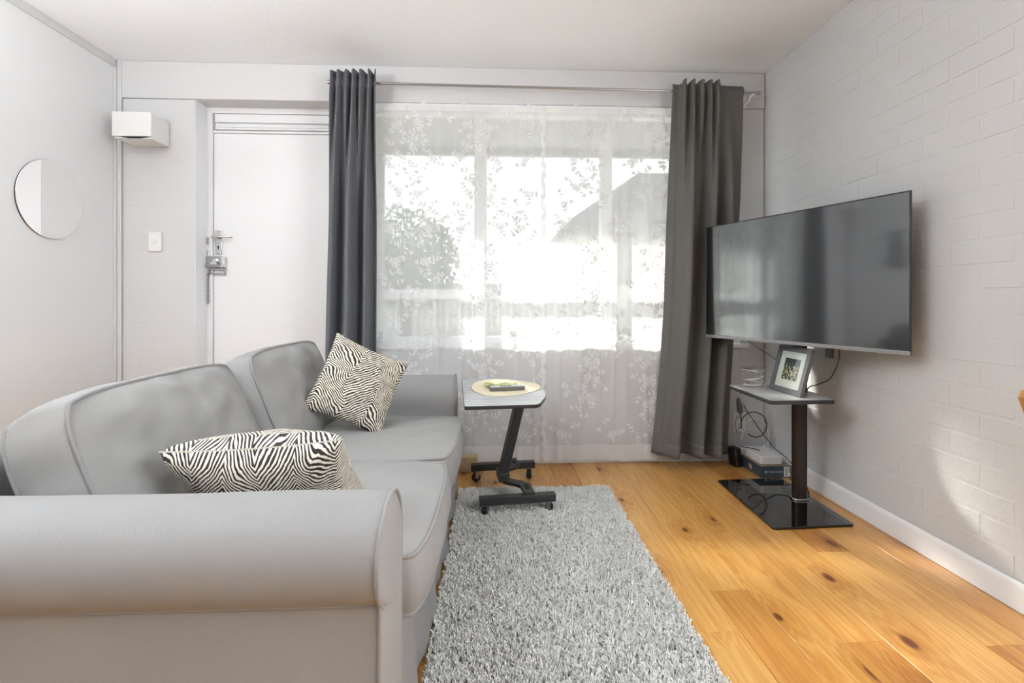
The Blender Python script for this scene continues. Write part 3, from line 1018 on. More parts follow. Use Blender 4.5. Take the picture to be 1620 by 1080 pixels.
idx = np.arange(N)[:, None] * 6
Fq = np.concatenate([idx + np.array([0, 1, 3, 2]), idx + np.array([2, 3, 5, 4])], 1).reshape(-1, 4)
me = bpy.data.meshes.new('rug_pile')
me.vertices.add(len(V)); me.vertices.foreach_set('co', V.astype(np.float32).ravel())
me.loops.add(Fq.size); me.loops.foreach_set('vertex_index', Fq.astype(np.int32).ravel())
me.polygons.add(len(Fq)); me.polygons.foreach_set('loop_start', np.arange(0, Fq.size, 4, dtype=np.int32))
me.update(calc_edges=True)
me.materials.append(M['yarn'])
o = bpy.data.objects.new('rug_pile', me); o.parent = rug; COL.objects.link(o)
o['kind'] = 'stuff'

# ------------------------------------------------------------------ curtains
rod = thing('curtain_rod', 'thin steel curtain rod over the wide window', 'curtain rod', (0.33, 3.05, 2.26))
mb = MB(); mb.cyl((-0.945, 3.05, 2.272), (1.575, 3.05, 2.252), 0.008, 14)
mb.build('rod', 'steel', rod, smooth=50)
for xx, s in ((-0.945, -1), (1.575, 1)):
    z = 2.272 if s < 0 else 2.252
    mb = MB(); mb.tube([(xx, 3.05, z), (xx + s * 0.004, 3.05, z), (xx + s * 0.006, 3.05, z), (xx + s * 0.028, 3.05, z)], [0.008, 0.012, 0.0125, 0.0125], 14)
    mb.build('finial', 'steel', rod, smooth=50)
for xx, z in ((-0.90, 2.272), (1.555, 2.252)):
    mb = MB(); mb.box(xx - 0.012, xx + 0.012, YB - 0.0125, YB - 0.0085, z - 0.055, z + 0.02)
    mb.tube([(xx, YB - 0.012, z - 0.045), (xx, 3.09, z - 0.03), (xx, 3.06, z - 0.013)], 0.006, 8)
    mb.box(xx - 0.008, xx + 0.008, 3.036, 3.064, z - 0.018, z - 0.008)
    mb.build('bracket', 'plastic_white', rod)

def curtain(name_mat, label, top_pat, bot_pat, xl, xr, z_top, z_bot, yc, base, flat=None):
    """pattern: list of (s, dy); s across 0..1. xl/xr: tables z-fraction -> X"""
    mb = MB()
    nu, nv = 150, 64
    def smoothpat(p, s):
        # cosine interpolation between listed points
        for (s0, v0), (s1, v1) in zip(p, p[1:]):
            if s <= s1:
                return lerp(v0, v1, 0.5 - 0.5 * math.cos(math.pi * (s - s0) / (s1 - s0)))
        return p[-1][1]
    def fn(s, t):
        a = interp(xl, t); b = interp(xr, t)
        wgt = sm(0.02, 0.42, t)
        dy = lerp(smoothpat(top_pat, s), smoothpat(bot_pat, s), wgt)
        dxs = 0.006 * noise.noise(Vector((s * 7, t * 3, 1)))
        zt = z_top(s) if callable(z_top) else z_top
        zb = z_bot(s) if callable(z_bot) else z_bot
        z = lerp(zt, zb, t)
        pinch = 1 - 0.55 * math.exp(-((z - 2.262) / 0.018) ** 2)
        return (lerp(a, b, s) + dxs * t, yc + dy * pinch + 0.004 * noise.noise(Vector((s * 11, t * 5, 4))) * t, z)
    mb.grid(fn, nu, nv)
    o = mb.build('curtain', name_mat, None, smooth=180, solid=0.003, base=base, fixn=False)
    tag(o, label, 'curtain', 'charcoal blackout curtains')
    # hem at the foot
    hm = MB(); hm.grid(lambda s, t: Vector(fn(s, lerp(0.965, 1.0, t))) + Vector((0, -0.0028, 0)), nu, 3)
    h_ = hm.build('hem', name_mat, o, smooth=180, solid=0.0015, fixn=False)
    return o
def pleats(n, amp, seed, jit=0.25):
    r_ = random.Random(seed)
    p = []
    for i in range(2 * n + 1):
        s = i / (2 * n)
        if 0 < i < 2 * n:
            s += r_.uniform(-jit, jit) / (2 * n)
        p.append((s, (amp if i % 2 else -amp) * r_.uniform(0.7, 1.1)))
    return p
zt_l = lambda s: 2.318 + 0.012 * abs(math.sin(s * math.pi * 6.5))
curtain('curtain_l', 'charcoal grey curtain hanging between the door and the window',
        pleats(6, 0.030, 3), [(0, 0.04), (0.15, -0.05), (0.28, 0.05), (0.50, -0.085), (0.70, 0.05), (0.82, -0.045), (0.92, 0.05), (1, 0.03)],
        [(0, -0.945), (0.35, -0.968), (0.7, -0.990), (1, -1.0)], [(0, -0.683), (0.2, -0.690), (1, -0.695)], zt_l, 0.07, 3.02, (-0.84, 3.02, 0.07))
zt_r = lambda s: 2.290 + (0.020 * abs(math.sin((s - 0.1) * math.pi * 9)) if 0.12 < s < 0.62 else 0.0)
top_r = [(0, 0.01), (0.09, 0.02), (0.15, -0.03), (0.21, 0.025), (0.27, -0.03), (0.33, 0.025), (0.40, -0.03), (0.455, 0.025), (0.51, -0.03), (0.56, 0.02), (0.61, -0.028), (0.68, 0.02), (0.85, 0.028), (1, 0.03)]
bot_r = [(0, 0.04), (0.08, 0.0), (0.25, -0.085), (0.41, 0.055), (0.57, -0.07), (0.68, 0.05), (0.80, -0.06), (0.92, 0.05), (1, 0.055)]
curtain('curtain_r', 'charcoal grey curtain hanging behind the television at the window corner',
        top_r, bot_r,
        [(0, 1.060), (0.3, 1.036), (0.6, 1.016), (0.8, 0.985), (0.92, 0.955), (1, 0.938)], [(0, 1.500), (0.3, 1.492), (0.6, 1.462), (0.85, 1.43), (1, 1.415)], zt_r,
        lambda s: 0.085 - 0.02 * s, 3.02, (1.2, 3.02, 0.07))

# sheers with lace sprays
def make_sheer(label, X0, X1, seed, scallop=False):
    r_ = random.Random(seed)
    tucks = [(X0 + (X1 - X0) * r_.random(), r_.uniform(-0.03, 0.03), r_.uniform(0.006, 0.014), r_.uniform(0.010, 0.022)) for _ in range(9)]
    def Yof(x, z):
        y = 3.098 + 0.006 * math.sin(x * 9 + seed) + 0.004 * math.sin(x * 23 + z * 0.7)
        for tx, sl, am, wd_ in tucks:
            d = (x - tx - sl * (2.1 - z)) / wd_
            y -= am * math.exp(-d * d) * (0.35 + 0.65 * sm(2.1, 1.0, z))
        return y
    zb, zt = 0.030, 2.165
    mb = MB()
    def fn(s, t):
        z = lerp(zt, zb, t)
        x = lerp(X0, X1, s)
        return (x, Yof(x, z), z)
    mb.grid(fn, 220, 60)
    o = mb.build('sheer_curtain', 'sheer', None, smooth=180, base=((X0 + X1) / 2, 3.098, zb), fixn=False)
    tag(o, label, 'sheer curtain', 'white lace sheers on the window')
    hm = MB()
    hm.grid(lambda s, t: Vector(fn(s, lerp(0.955, 0.999, t))) + Vector((0, -0.002, 0)), 160, 2)
    hm.build('hem', 'sheer_hem', o, smooth=180, fixn=False)
    hm = MB()
    hm.grid(lambda s, t: Vector(fn(s, lerp(0.0, 0.016, t))) + Vector((0, -0.002, 0)), 160, 2)
    hm.build('heading', 'sheer_hem', o, smooth=180, fixn=False)
    # lace: sprays of leaves and flowers, outlined with thread
    lm = MB()
    def P_(x, z):
        return (x, Yof(x, z) - 0.0015, z)
    def ringshape(cx, cz, a, b, rot, th, n=9):
        vs = []
        for kk in range(n):
            t = 2 * math.pi * kk / n
            for q in (0, th):
                px_, pz_ = (a - q) * math.cos(t), (b - q) * math.sin(t)
                x = cx + px_ * math.cos(rot) - pz_ * math.sin(rot)
                z = cz + px_ * math.sin(rot) + pz_ * math.cos(rot)
                vs.append(P_(min(max(x, X0 + .002), X1 - .002), z))
        lm.add(vs, [(2 * kk, 2 * ((kk + 1) % n), 2 * ((kk + 1) % n) + 1, 2 * kk + 1) for kk in range(n)])
    def line(pts, th):
        vs = []
        for kk, (x, z) in enumerate(pts):
            vs += [P_(x, z), P_(x + th, z + th * 0.5)]
        lm.add(vs, [(2 * kk, 2 * kk + 1, 2 * kk + 3, 2 * kk + 2) for kk in range(len(pts) - 1)])
    def leaf(x, z, la, ln):
        ringshape(x + math.cos(la) * ln, z + math.sin(la) * ln, ln * 1.0, ln * 0.52, la, 0.0054, 8)
    def flower(x, z, sc, rot):
        for p in range(6):
            a = p * math.pi / 3 + rot
            ringshape(x + 0.0165 * sc * math.cos(a), z + 0.0165 * sc * math.sin(a), 0.0120 * sc, 0.0092 * sc, a, 0.0050, 8)
        ringshape(x, z, 0.0075 * sc, 0.0075 * sc, 0, 0.003, 8)
    def sprig(x, z, ang, n_):
        pts = [(x, z)]
        for k_ in range(n_):
            ang += r_.uniform(-0.22, 0.22)
            x += math.cos(ang) * 0.022; z += math.sin(ang) * 0.022
            pts.append((x, z))
            for s_ in (-1, 1):
                if r_.random() < 0.88:
                    leaf(x, z, ang + s_ * r_.uniform(0.75, 1.15), r_.uniform(0.0085, 0.0125))
        leaf(x, z, ang, 0.012)
        line([(min(max(p, X0 + .003), X1 - .007), q) for p, q in pts], 0.0028)
    # vines climb in diagonal zigzags
    col = X0 - 0.05
    ci = 0
    while col < X1 + 0.1:
        z = 2.12
        x = col + (0.0 if ci % 2 else 0.06)
        dirx = 1 if ci % 2 else -1
        step = 0
        while z > 0.16:
            if X0 + 0.045 < x < X1 - 0.045:
                if step % 3 == 1:
                    flower(x, z, r_.uniform(0.85, 1.2), r_.random() * 3)
                sprig(x, z, R(90) - dirx * R(50) + r_.uniform(-0.4, 0.4), r_.choice((2, 3)))
                sprig(x, z, R(-90) - dirx * R(20) + r_.uniform(-0.5, 0.5), r_.choice((1, 2, 3)))
                if r_.random() < 0.6:
                    sprig(x, z, R(180 if dirx > 0 else 0) + r_.uniform(-0.5, 0.5), 2)
            x += dirx * r_.uniform(0.045, 0.075)
            z -= r_.uniform(0.055, 0.085)
            step += 1
            if step % 5 == 4:
                dirx = -dirx
        col += 0.20
        ci += 1
    l_ = lm.build('lace_pattern', 'lace', o, fixn=False)
    l_['kind'] = 'stuff'
    if scallop:
        sc = MB()
        zz = zt
        pts = []
        while zz > zb + 0.02:
            pts.append(zz); zz -= 0.008
        vs = []
        for z in pts:
            w_ = 0.020 + 0.008 * math.sin(z * 2 * math.pi / 0.062)
            cx = X0 + 0.008 * math.sin(z * 2 * math.pi / 0.125) * 0.6
            vs += [(cx - w_ * 0.6, Yof(X0, z) - 0.010, z), (cx, Yof(X0, z) - 0.016, z), (cx + w_ * 0.6, Yof(X0 + .01, z) - 0.008, z)]
        k_ = len(pts)
        sc.add(vs, [(3 * i, 3 * i + 1, 3 * i + 4, 3 * i + 3) for i in range(k_ - 1)] + [(3 * i + 1, 3 * i + 2, 3 * i + 5, 3 * i + 4) for i in range(k_ - 1)])
        sc.build('scalloped_edge', 'sheer_hem', o, smooth=180, fixn=False)
    return o
make_sheer('white floral lace sheer curtain hanging next to the charcoal curtain by the door', -0.79, 0.288, 2)
make_sheer('white floral lace sheer curtain with a scalloped edge behind the side table', 0.290, 1.40, 9, True)

# ------------------------------------------------------------------ wall things, left
wb = thing('wall_box', 'white box cover fixed high on the wall beside the door', 'box', (-2.04, YB - 0.09, 1.90))
mb = MB(); mb.box(-2.140, -1.937, YB - 0.160, YB - 0.001, 1.912, 2.058)
mb.build('box_body', 'plastic_white', wb, bevel=0.003)
mb = MB(); mb.box(-2.146, -1.932, YB - 0.172, YB - 0.161, 1.922, 2.060)
mb.build('front_cover', 'plastic_white', wb, bevel=0.003)
mb = MB(); mb.add([(-2.10, YB - 0.170, 1.9205), (-2.06, YB - 0.170, 1.913), (-2.0, YB - 0.170, 1.913), (-1.95, YB - 0.170, 1.9205),
                   (-2.10, YB - 0.161, 1.9205), (-2.06, YB - 0.161, 1.913), (-2.0, YB - 0.161, 1.913), (-1.95, YB - 0.161, 1.9205)],
                  [(0, 1, 2, 3), (7, 6, 5, 4), (0, 4, 5, 1), (1, 5, 6, 2), (2, 6, 7, 3), (3, 7, 4, 0)])
mb.build('vent_slot', 'darkhole', wb)
sw = thing('light_switch', 'white light switch plate on the wall beside the door', 'light switch', (-2.017, YB, 1.29))
mb = MB(); mb.box(-2.055, -1.979, YB - 0.009, YB + 0.0015, 1.290, 1.406)
mb.build('plate', 'plastic_white', sw, bevel=0.003)
mb = MB(); mb.box(-2.026, -2.008, YB - 0.015, YB - 0.009, 1.338, 1.362)
mb.build('rocker', 'plastic_white', sw, bevel=0.002)
mr = thing('mirror', 'round frameless mirror on the left wall', 'mirror', (XL, 2.70, 1.507))
rotm = Matrix.Translation((XL + 0.001, 2.70, 1.507)) @ Matrix.Rotation(R(90), 4, 'Y')
mb = MB(); mb.lathe([(0, 0), (0.1955, 0), (0.1965, 0.002), (0.1965, 0.005), (0, 0.005)], mat=rotm, n=72)
mb.build('mirror_back', 'bezel', mr, smooth=40)
mb = MB(); mb.lathe([(0, 0.0053), (0.1950, 0.0053), (0.1962, 0.0060), (0.1950, 0.0072), (0, 0.0072)], mat=rotm, n=72)
mb.build('mirror_glass', 'mirror', mr, smooth=30)

# ------------------------------------------------------------------ side table
st_ = thing('side_table', 'small black rolling side table with a grey wood-look top', 'side table', (0.075, 2.62, 0))
ROT = math.atan2(0.044, 0.35)
ca, sa = math.cos(ROT), math.sin(ROT)
C0 = Vector((0.075, 2.63, 0))
RT = Matrix.Translation(C0) @ Matrix.Rotation(ROT, 4, 'Z')
zr = 0.036    # rug height carries the near castors
def bar(yl, z0):
    mb = MB(); mb.box(-0.178, 0.178, yl - 0.021, yl + 0.021, z0, z0 + 0.036, mat=RT)
    return mb.build('base_bar', 'black_metal', st_, bevel=0.002)
zb_ = 0.062
bar(-0.243, zb_); bar(0.243, zb_)
def castor(xl, yl, z0, ztop, turn, brake=False):
    p = RT @ Vector((xl, yl, 0))
    r_ = (ztop - z0 - 0.010) / 2
    r_ = min(r_, 0.0245)
    cz = z0 + r_
    F = Matrix.Translation((p.x, p.y, cz)) @ Matrix.Rotation(turn, 4, 'Z')
    mb = MB()
    mb.lathe([(r_ * 0.4, -0.011), (r_ * 0.92, -0.011), (r_, -0.007), (r_, 0.007), (r_ * 0.92, 0.011), (r_ * 0.4, 0.011)], mat=F @ Matrix.Rotation(R(90), 4, 'X'), n=24)
    w = mb.build('castor_wheel', 'rubber', st_, smooth=40)
    mb = MB()
    for s in (-1, 1):
        mb.prism([(-0.011, 0.0), (0.0, -0.008), (0.011, 0.0), (0.016, ztop - cz - 0.004), (-0.010, ztop - cz - 0.004)], 0.0125 * s - 0.001, 0.0125 * s + 0.001, mat=F @ Matrix.Rotation(R(90), 4, 'X'))
    mb.cyl((p.x, p.y, ztop - 0.005), (p.x, p.y, ztop - 0.0002), 0.016, 18)
    mb.cyl(tuple(F @ Vector((0, -0.0145, 0))), tuple(F @ Vector((0, 0.0145, 0))), 0.0035, 10)
    mb.build('castor_fork', 'steel', w, smooth=40)
    if brake:
        mb = MB(); mb.box(-0.006, 0.030, -0.009, 0.009, -0.012, -0.006, mat=F @ Matrix.Translation((0.018, 0, 0.006)) @ Matrix.Rotation(R(35), 4, 'Y'))
        mb.build('brake_lever', 'plastic_white', w, bevel=0.001)
castor(-0.150, -0.243, 0.014, zb_, R(70)); castor(0.150, -0.243, 0.014, zb_, R(160), True)
castor(-0.150, 0.243, 0.001, zb_, R(30)); castor(0.150, 0.243, 0.001, zb_, R(70), True)
# Z-shaped link plates between the bars and the post foot
for s in (-1, 1):
    mb = MB()
    path = [(-0.055, 0.02), (-0.060, 0.060), (-0.045, 0.10), (0.0, 0.135), (0.025, 0.165), (0.028, 0.262)]
    inner = [(0.078, 0.262), (0.078, 0.150), (0.050, 0.105), (0.005, 0.075), (-0.012, 0.050), (-0.010, 0.02)]
    poly = [(a, s * b) for a, b in path + inner]
    if s < 0:
        poly = poly[::-1]
    mb.prism(poly, zb_ + 0.0365, zb_ + 0.0525, mat=RT)
    lk_ = mb.build('link_plate', 'black_metal', st_, bevel=0.002)
    mb = MB(); mb.box(0.042, 0.064, s * 0.19 - 0.030, s * 0.19 + 0.030, zb_ + 0.0522, zb_ + 0.0535, mat=RT)
    mb.build('slot', 'darkhole', lk_)
mb = MB(); mb.box(-0.062, -0.008, -0.055, 0.055, zb_ + 0.030, zb_ + 0.075, mat=RT)
mb.build('post_socket', 'black_metal', st_, bevel=0.004)
# leaning post
p0 = RT @ Vector((-0.035, 0.0, zb_ + 0.06)); p1 = RT @ Vector((0.058, -0.02, 0.522))
d = (p1 - p0); L = d.length
m4 = frame4(p0, d.cross(Vector((0, 1, 0))) * -1, (0, 1, 0))
Zv = d.normalized(); Xv = Vector((ca, sa, 0)); Xv = (Xv - Zv * Xv.dot(Zv)).normalized(); Yv = Zv.cross(Xv)
m4 = Matrix(((Xv.x, Yv.x, Zv.x, p0.x), (Xv.y, Yv.y, Zv.y, p0.y), (Xv.z, Yv.z, Zv.z, p0.z), (0, 0, 0, 1)))
mb = MB(); mb.box(-0.022, 0.022, -0.035, 0.035, 0, L, mat=m4)
mb.build('post', 'black_metal', st_, bevel=0.003)
# top: tilted a little towards the viewer
tilt = math.atan2(0.035, 0.59)
TM = Matrix.Translation((0.042, 2.63, 0.5425)) @ Matrix.Rotation(R(5), 4, 'Z') @ Matrix.Rotation(tilt, 4, 'X')
def rounded(poly, r, seg=6):
    out = []
    n = len(poly)
    for i in range(n):
        p = Vector(poly[i]); a = Vector(poly[i - 1]); b = Vector(poly[(i + 1) % n])
        rr = r[i] if hasattr(r, '__len__') else r
        u = (a - p).normalized(); v = (b - p).normalized()
        q0 = p + u * rr; q1 = p + v * rr
        for k in range(seg + 1):
            t = k / seg
            out.append(tuple((1 - t) ** 2 * q0 + 2 * t * (1 - t) * p + t * t * q1))
    return out
TOP = rounded([(-0.205, -0.295), (0.135, -0.295), (0.205, -0.12), (0.205, 0.08), (0.115, 0.295), (-0.205, 0.295)], [0.012, 0.03, 0.06, 0.06, 0.03, 0.012])
mb = MB(); mb.prism(TOP, -0.018, -0.0012, mat=TM)
tt = mb.build('table_top', 'black_metal', st_, bevel=0.002)
mb = MB(); mb.prism([(a * 0.995, b * 0.996) for a, b in TOP], -0.0013, 0.0, mat=TM)
mb.build('laminate', 'laminate', tt)
mb = MB(); mb.box(-0.07, 0.13, -0.08, 0.06, -0.026, -0.018, mat=TM)
mb.build('top_bracket', 'black_metal', st_, bevel=0.002)
# placemat: cream pebble shape
pm = []
for k in range(64):
    t = 2 * math.pi * k / 64
    c, s = math.cos(t), math.sin(t)
    rr = 1 - 0.16 * c * abs(c)
    pm.append((0.018 + 0.185 * c * (0.95 if c < 0 else 1.0), 0.06 + 0.185 * s * (1 - 0.22 * c)))
mb = MB(); mb.prism(pm, 0.0004, 0.003, mat=TM)
o = mb.build('placemat', 'mat_cream', None, smooth=40, base=TM @ Vector((0, 0.06, 0)))
tag(o, 'cream pebble-shaped placemat on the rolling side table', 'placemat')
# remote control
rm = thing('remote_control', 'grey-brown remote control with pale buttons on the cream placemat', 'remote control', TM @ Vector((0.02, -0.03, 0.0032)))
RM = TM @ Matrix.Translation((0.018, -0.015, 0.0034)) @ Matrix.Rotation(R(4), 4, 'Z')
mb = MB(); mb.prism(rounded([(-0.090, -0.023), (0.090, -0.020), (0.090, 0.020), (-0.090, 0.023)], 0.006, 4), 0, 0.020, mat=RM)
mb.build('remote_body', 'remote', rm, bevel=0.002)
mb = MB(); mb.prism([(-0.086, -0.019), (0.086, -0.017), (0.086, 0.017), (-0.086, 0.019)], 0.0198, 0.0212, mat=RM)
mb.build('face_plate', 'print_grey', rm)
for i in range(11):
    for j in range(3):
        mb = MB(); mb.box(-0.078 + i * 0.0145, -0.070 + i * 0.0145, -0.012 + j * 0.0095, -0.006 + j * 0.0095, 0.0212, 0.0232, mat=RM)
        mb.build('button', 'ink' if i in (3, 4, 5, 6) and j < 2 else 'button', rm)
# pale green folded thing behind the remote
GM = TM @ Matrix.Translation((-0.005, 0.062, 0.0034))
mb = MB()
def gfn(u, v):
    x = lerp(-0.085, 0.085, u); y = lerp(-0.032, 0.032, v) * (0.75 + 0.3 * math.cos(u * 9)) 
    z = 0.007 + 0.009 * (math.sin(u * 13) * 0.5 + 0.5) + 0.004 * math.sin(v * 9 + u * 5)
    return GM @ Vector((x, y, z))
mb.grid(gfn, 40, 12)
o = mb.build('green_cloth', 'green', None, smooth=120, solid=0.004, base=GM @ Vector((0, 0, 0)), fixn=False)
tag(o, 'small pale green crumpled cloth lying behind the remote control', 'cloth')

# tan box by the wall
tb = thing('cardboard_box', 'plain tan box on the floor between the sofa and the window', 'box', (-0.20, 3.05, 0))
mb = MB(); mb.box(-0.30, -0.104, 3.00, 3.072, 0.001, 0.086)
mb.build('box_body', 'tan', tb, bevel=0.002)
mb = MB(); mb.box(-0.302, -0.102, 2.998, 3.074, 0.080, 0.0885)
mb.build('lid', 'tan', tb, bevel=0.0015)

# ------------------------------------------------------------------ television on its stand
A = Vector((1.222, 2.933, 0)); B = Vector((1.593, 1.905, 0))     # far-left and near-right end of the screen
ax = (B - A).normalized(); W = (B - A).length
nrm = Vector((ax.y, -ax.x, 0))
if nrm.x > 0: nrm = -nrm                                           # front normal, into the room
zc = 1.105
tvh = 0.635
cen = (A + B) / 2
# local x along the screen, local y = up, local z = front normal
TV = frame4((cen.x, cen.y, zc), ax, (0, 0, 1))
if (TV.to_3x3() @ Vector((0, 0, 1))).dot(nrm) < 0:
    TV = frame4((cen.x, cen.y, zc), -ax, (0, 0, 1))
tv = thing('television', 'large flat black television turned to the sofa, on a pedestal stand', 'television', (cen.x, cen.y, zc - tvh / 2))
def tvbox(x0, x1, y0, y1, z0, z1):
    mb = MB(); mb.box(x0, x1, y0, y1, z0, z1, mat=TV); return mb
w2, h2 = W / 2, tvh / 2
tvbox(-w2 + 0.004, w2 - 0.004, -h2 + 0.016, h2 - 0.004, -0.004, 0.0).build('screen', 'screen', tv)
mb = MB()
for a in ((-w2, w2, h2 - 0.005, h2), (-w2, -w2 + 0.005, -h2, h2), (w2 - 0.005, w2, -h2, h2), ):
    mb.box(a[0], a[1], a[2], a[3], -0.008, 0.0025, mat=TV)
mb.build('bezel', 'bezel', tv, bevel=0.001)
tvbox(-w2, w2, -h2, -h2 + 0.017, -0.010, 0.004).build('bottom_bezel', 'bezel_light', tv, bevel=0.002)
tvbox(-w2 + 0.006, w2 - 0.006, -h2 + 0.006, h2 - 0.006, -0.010, -0.005).build('back_panel', 'plastic_black', tv)
tvbox(-w2 + 0.16, w2 - 0.16, -h2 + 0.02, h2 - 0.22, -0.055, -0.010).build('electronics_housing', 'plastic_black', tv, bevel=0.008)
tvbox(-0.028, 0.028, -h2 - 0.010, -h2, -0.012, 0.001).build('sensor_bar', 'bezel', tv, bevel=0.002)

stand = thing('tv_stand', 'pedestal television stand with a grey shelf and black glass base', 'tv stand', (1.40, 2.49, 0))
bp = rounded([(1.208, 2.185), (1.588, 2.205), (1.592, 2.800), (1.222, 2.785)], 0.016, 5)
mb = MB(); mb.prism(bp, 0.002, 0.012)
mb.build('glass_base', 'blackglass', stand, bevel=0.0015)
for xx, yy in ((1.25, 2.23), (1.55, 2.24), (1.55, 2.76), (1.26, 2.75)):
    mb = MB(); mb.cyl((xx, yy, 0.0002), (xx, yy, 0.002), 0.012, 14)
    mb.build('foot_pad', 'rubber', stand)
cxx, cyy = 1.515, 2.50
mb = MB(); mb.prism(rounded([(cxx - 0.034, cyy - 0.024), (cxx + 0.034, cyy - 0.024), (cxx + 0.034, cyy + 0.024), (cxx - 0.034, cyy + 0.024)], 0.022, 6), 0.012, 1.22)
mb.build('column', 'bronze', stand, smooth=40)
mb = MB(); mb.prism(rounded([(cxx - 0.041, cyy - 0.031), (cxx + 0.041, cyy - 0.031), (cxx + 0.041, cyy + 0.031), (cxx - 0.041, cyy + 0.031)], 0.028, 6), 0.0122, 0.021)
mb.build('collar', 'chrome', stand, smooth=40, bevel=0.002)
sh = rounded([(1.240, 2.262), (1.540, 2.268), (1.560, 2.42), (1.560, 2.690), (1.244, 2.690)], [0.02, 0.006, 0.006, 0.03, 0.012], 5)
mb = MB(); mb.prism(sh, 0.530, 0.5485)
sp_ = mb.build('shelf', 'bezel', stand, bevel=0.0015)
mb = MB(); mb.prism([((a - 1.4) * 0.994 + 1.4, (b - 2.45) * 0.994 + 2.45) for a, b in sh], 0.5484, 0.550)
mb.build('shelf_surface', 'shelf_top', sp_)
# mount: column head to TV back
back_c = TV @ Vector((0, 0, -0.060))
mb = MB()
mb.box(-0.20, 0.20, -0.10, 0.10, -0.064, -0.056, mat=TV)
mb.box(-0.045, 0.045, -0.16, 0.16, -0.072, -0.064, mat=TV)
mb.cyl((cxx, cyy, zc), tuple(TV @ Vector((0, 0, -0.070))), 0.02, 14)
mb.build('mount_plate', 'plastic_black', stand, bevel=0.002)
nx = 1 if (TV.to_3x3() @ Vector((1, 0, 0))).y < 0 else -1
mb = MB(); mb.box(min(nx * 0.150, nx * 0.185), max(nx * 0.150, nx * 0.185), -h2 - 0.050, -0.02, -0.070, -0.058, mat=TV)
mb.build('cable_bracket', 'bezel', stand, bevel=0.002)

# ---- framed print on the shelf
pf = thing('picture_frame', 'charcoal framed city print leaning back on the stand shelf', 'picture frame', (1.42, 2.445, 0.5505))
# bottom left / bottom right corners on the shelf, leaning against the column
bl = Vector((1.397, 2.572, 0.5515)); brp = Vector((1.407, 2.318, 0.5515))
fx = (brp - bl).normalized(); fw = (brp - bl).length
back = Vector((-fx.y, fx.x, 0))
if back.x < 0: back = -back
lean = R(15)
fup = Vector((0, 0, 1)) * math.cos(lean) + back * math.sin(lean)
fn_ = fx.cross(fup)
if fn_.dot(back) > 0: fn_ = -fn_
PF = Matrix(((fx.x, fup.x, fn_.x, bl.x), (fx.y, fup.y, fn_.y, bl.y), (fx.z, fup.z, fn_.z, bl.z), (0, 0, 0, 1)))
fh = 0.232
tfr = 0.027
mb = MB()
for a in ((0, fw, 0, tfr), (0, fw, fh - tfr, fh), (0, tfr, tfr, fh - tfr), (fw - tfr, fw, tfr, fh - tfr)):
    mb.box(a[0], a[1], a[2], a[3], -0.018, 0.0, mat=PF)
mb.build('frame', 'frame', pf, bevel=0.001)
mb = MB(); mb.box(tfr, fw - tfr, tfr, fh - tfr, -0.016, -0.008, mat=PF)
mb.build('mat_board', 'matboard', pf)
q = [(0.068, 0.066), (fw - 0.068, 0.066), (fw - 0.068, fh - 0.060), (0.068, fh - 0.060)]
mb = MB(); mb.add([PF @ Vector((a, b, -0.0072)) for a, b in q] + [PF @ Vector((a, b, -0.0080)) for a, b in q], [(0, 1, 2, 3), (7, 6, 5, 4)] + [(i, (i + 1) % 4 + 0, 4 + (i + 1) % 4, 4 + i) for i in range(4)])
mb.build('print', 'print', pf, uv=[(0, 0), (1, 0), (1, 1), (0, 1)] * 2)
mb = MB(); mb.box(tfr, fw - tfr, tfr, fh - tfr, -0.0055, -0.004, mat=PF)
mb.build('glazing', 'glass', pf)

# ---- spiral wire holder with a glass dish
sx, sy, sz = 1.298, 2.615, 0.5505
sx, sy = 1.342, 2.618
wh = thing('spiral_candle_holder', 'white spiral wire holder with a clear glass dish on the stand shelf', 'candle holder', (sx, sy, sz))
pts = []
for k in range(150):
    t = k / 149
    a = t * 2 * math.pi * 2.6 - 0.9
    if t < 0.55:
        r_ = 0.056 - 0.012 * (t / 0.55); z = sz + 0.005 + t * 0.034
    else:
        r_ = 0.044 + 0.006 * (t - .55) / .45; z = sz + 0.0237 + (t - 0.55) / 0.45 * 0.0658
    pts.append((sx + r_ * math.cos(a), sy + r_ * math.sin(a), z))
mb = MB(); mb.tube(pts, 0.0036, 7)
mb.build('spiral_wire', 'wire_white', wh, smooth=80)
mb = MB(); mb.tube([(sx + 0.050 * math.cos(a * math.pi / 16), sy + 0.050 * math.sin(a * math.pi / 16), sz + 0.0895) for a in range(32)], 0.003, 7, closed=True)
mb.build('top_ring', 'wire_white', wh, smooth=80)
mb = MB(); mb.lathe([(0, 0.093), (0.045, 0.093), (0.060, 0.099), (0.062, 0.101), (0.058, 0.101), (0.043, 0.096), (0, 0.096)], c=(sx, sy, sz), n=36)
mb.build('dish', 'dish', wh, smooth=50)

# ------------------------------------------------------------------ corner: boxes, modem, adapter, outlet, cords
def rbox(name, label, cat, x0, x1, y0, y1, z0, z1, mat, bev):
    mb = MB(); mb.box(x0, x1, y0, y1, z0, z1)
    o = mb.build(name, mat, None, bevel=bev, seg=3, base=((x0 + x1) / 2, (y0 + y1) / 2, z0))
    tag(o, label, cat)
    return o
bb = thing('modem_box', 'dark blue-grey cardboard product box on the floor in the corner', 'box', (1.575, 2.95, 0))
BX0, BX1, BY0, BY1, BZ = 1.492, 1.668, 2.835, 3.055, 0.068
mb = MB(); mb.box(BX0, BX1, BY0, BY1, 0.001, BZ - 0.001)
mb.build('carton', 'bluecard', bb, bevel=0.001)
mb = MB(); mb.box(BX0 + 0.001, BX1 - 0.001, BY0 + 0.001, BY1 - 0.001, BZ - 0.0012, BZ)
mb.build('carton_top', 'cardboard', bb)
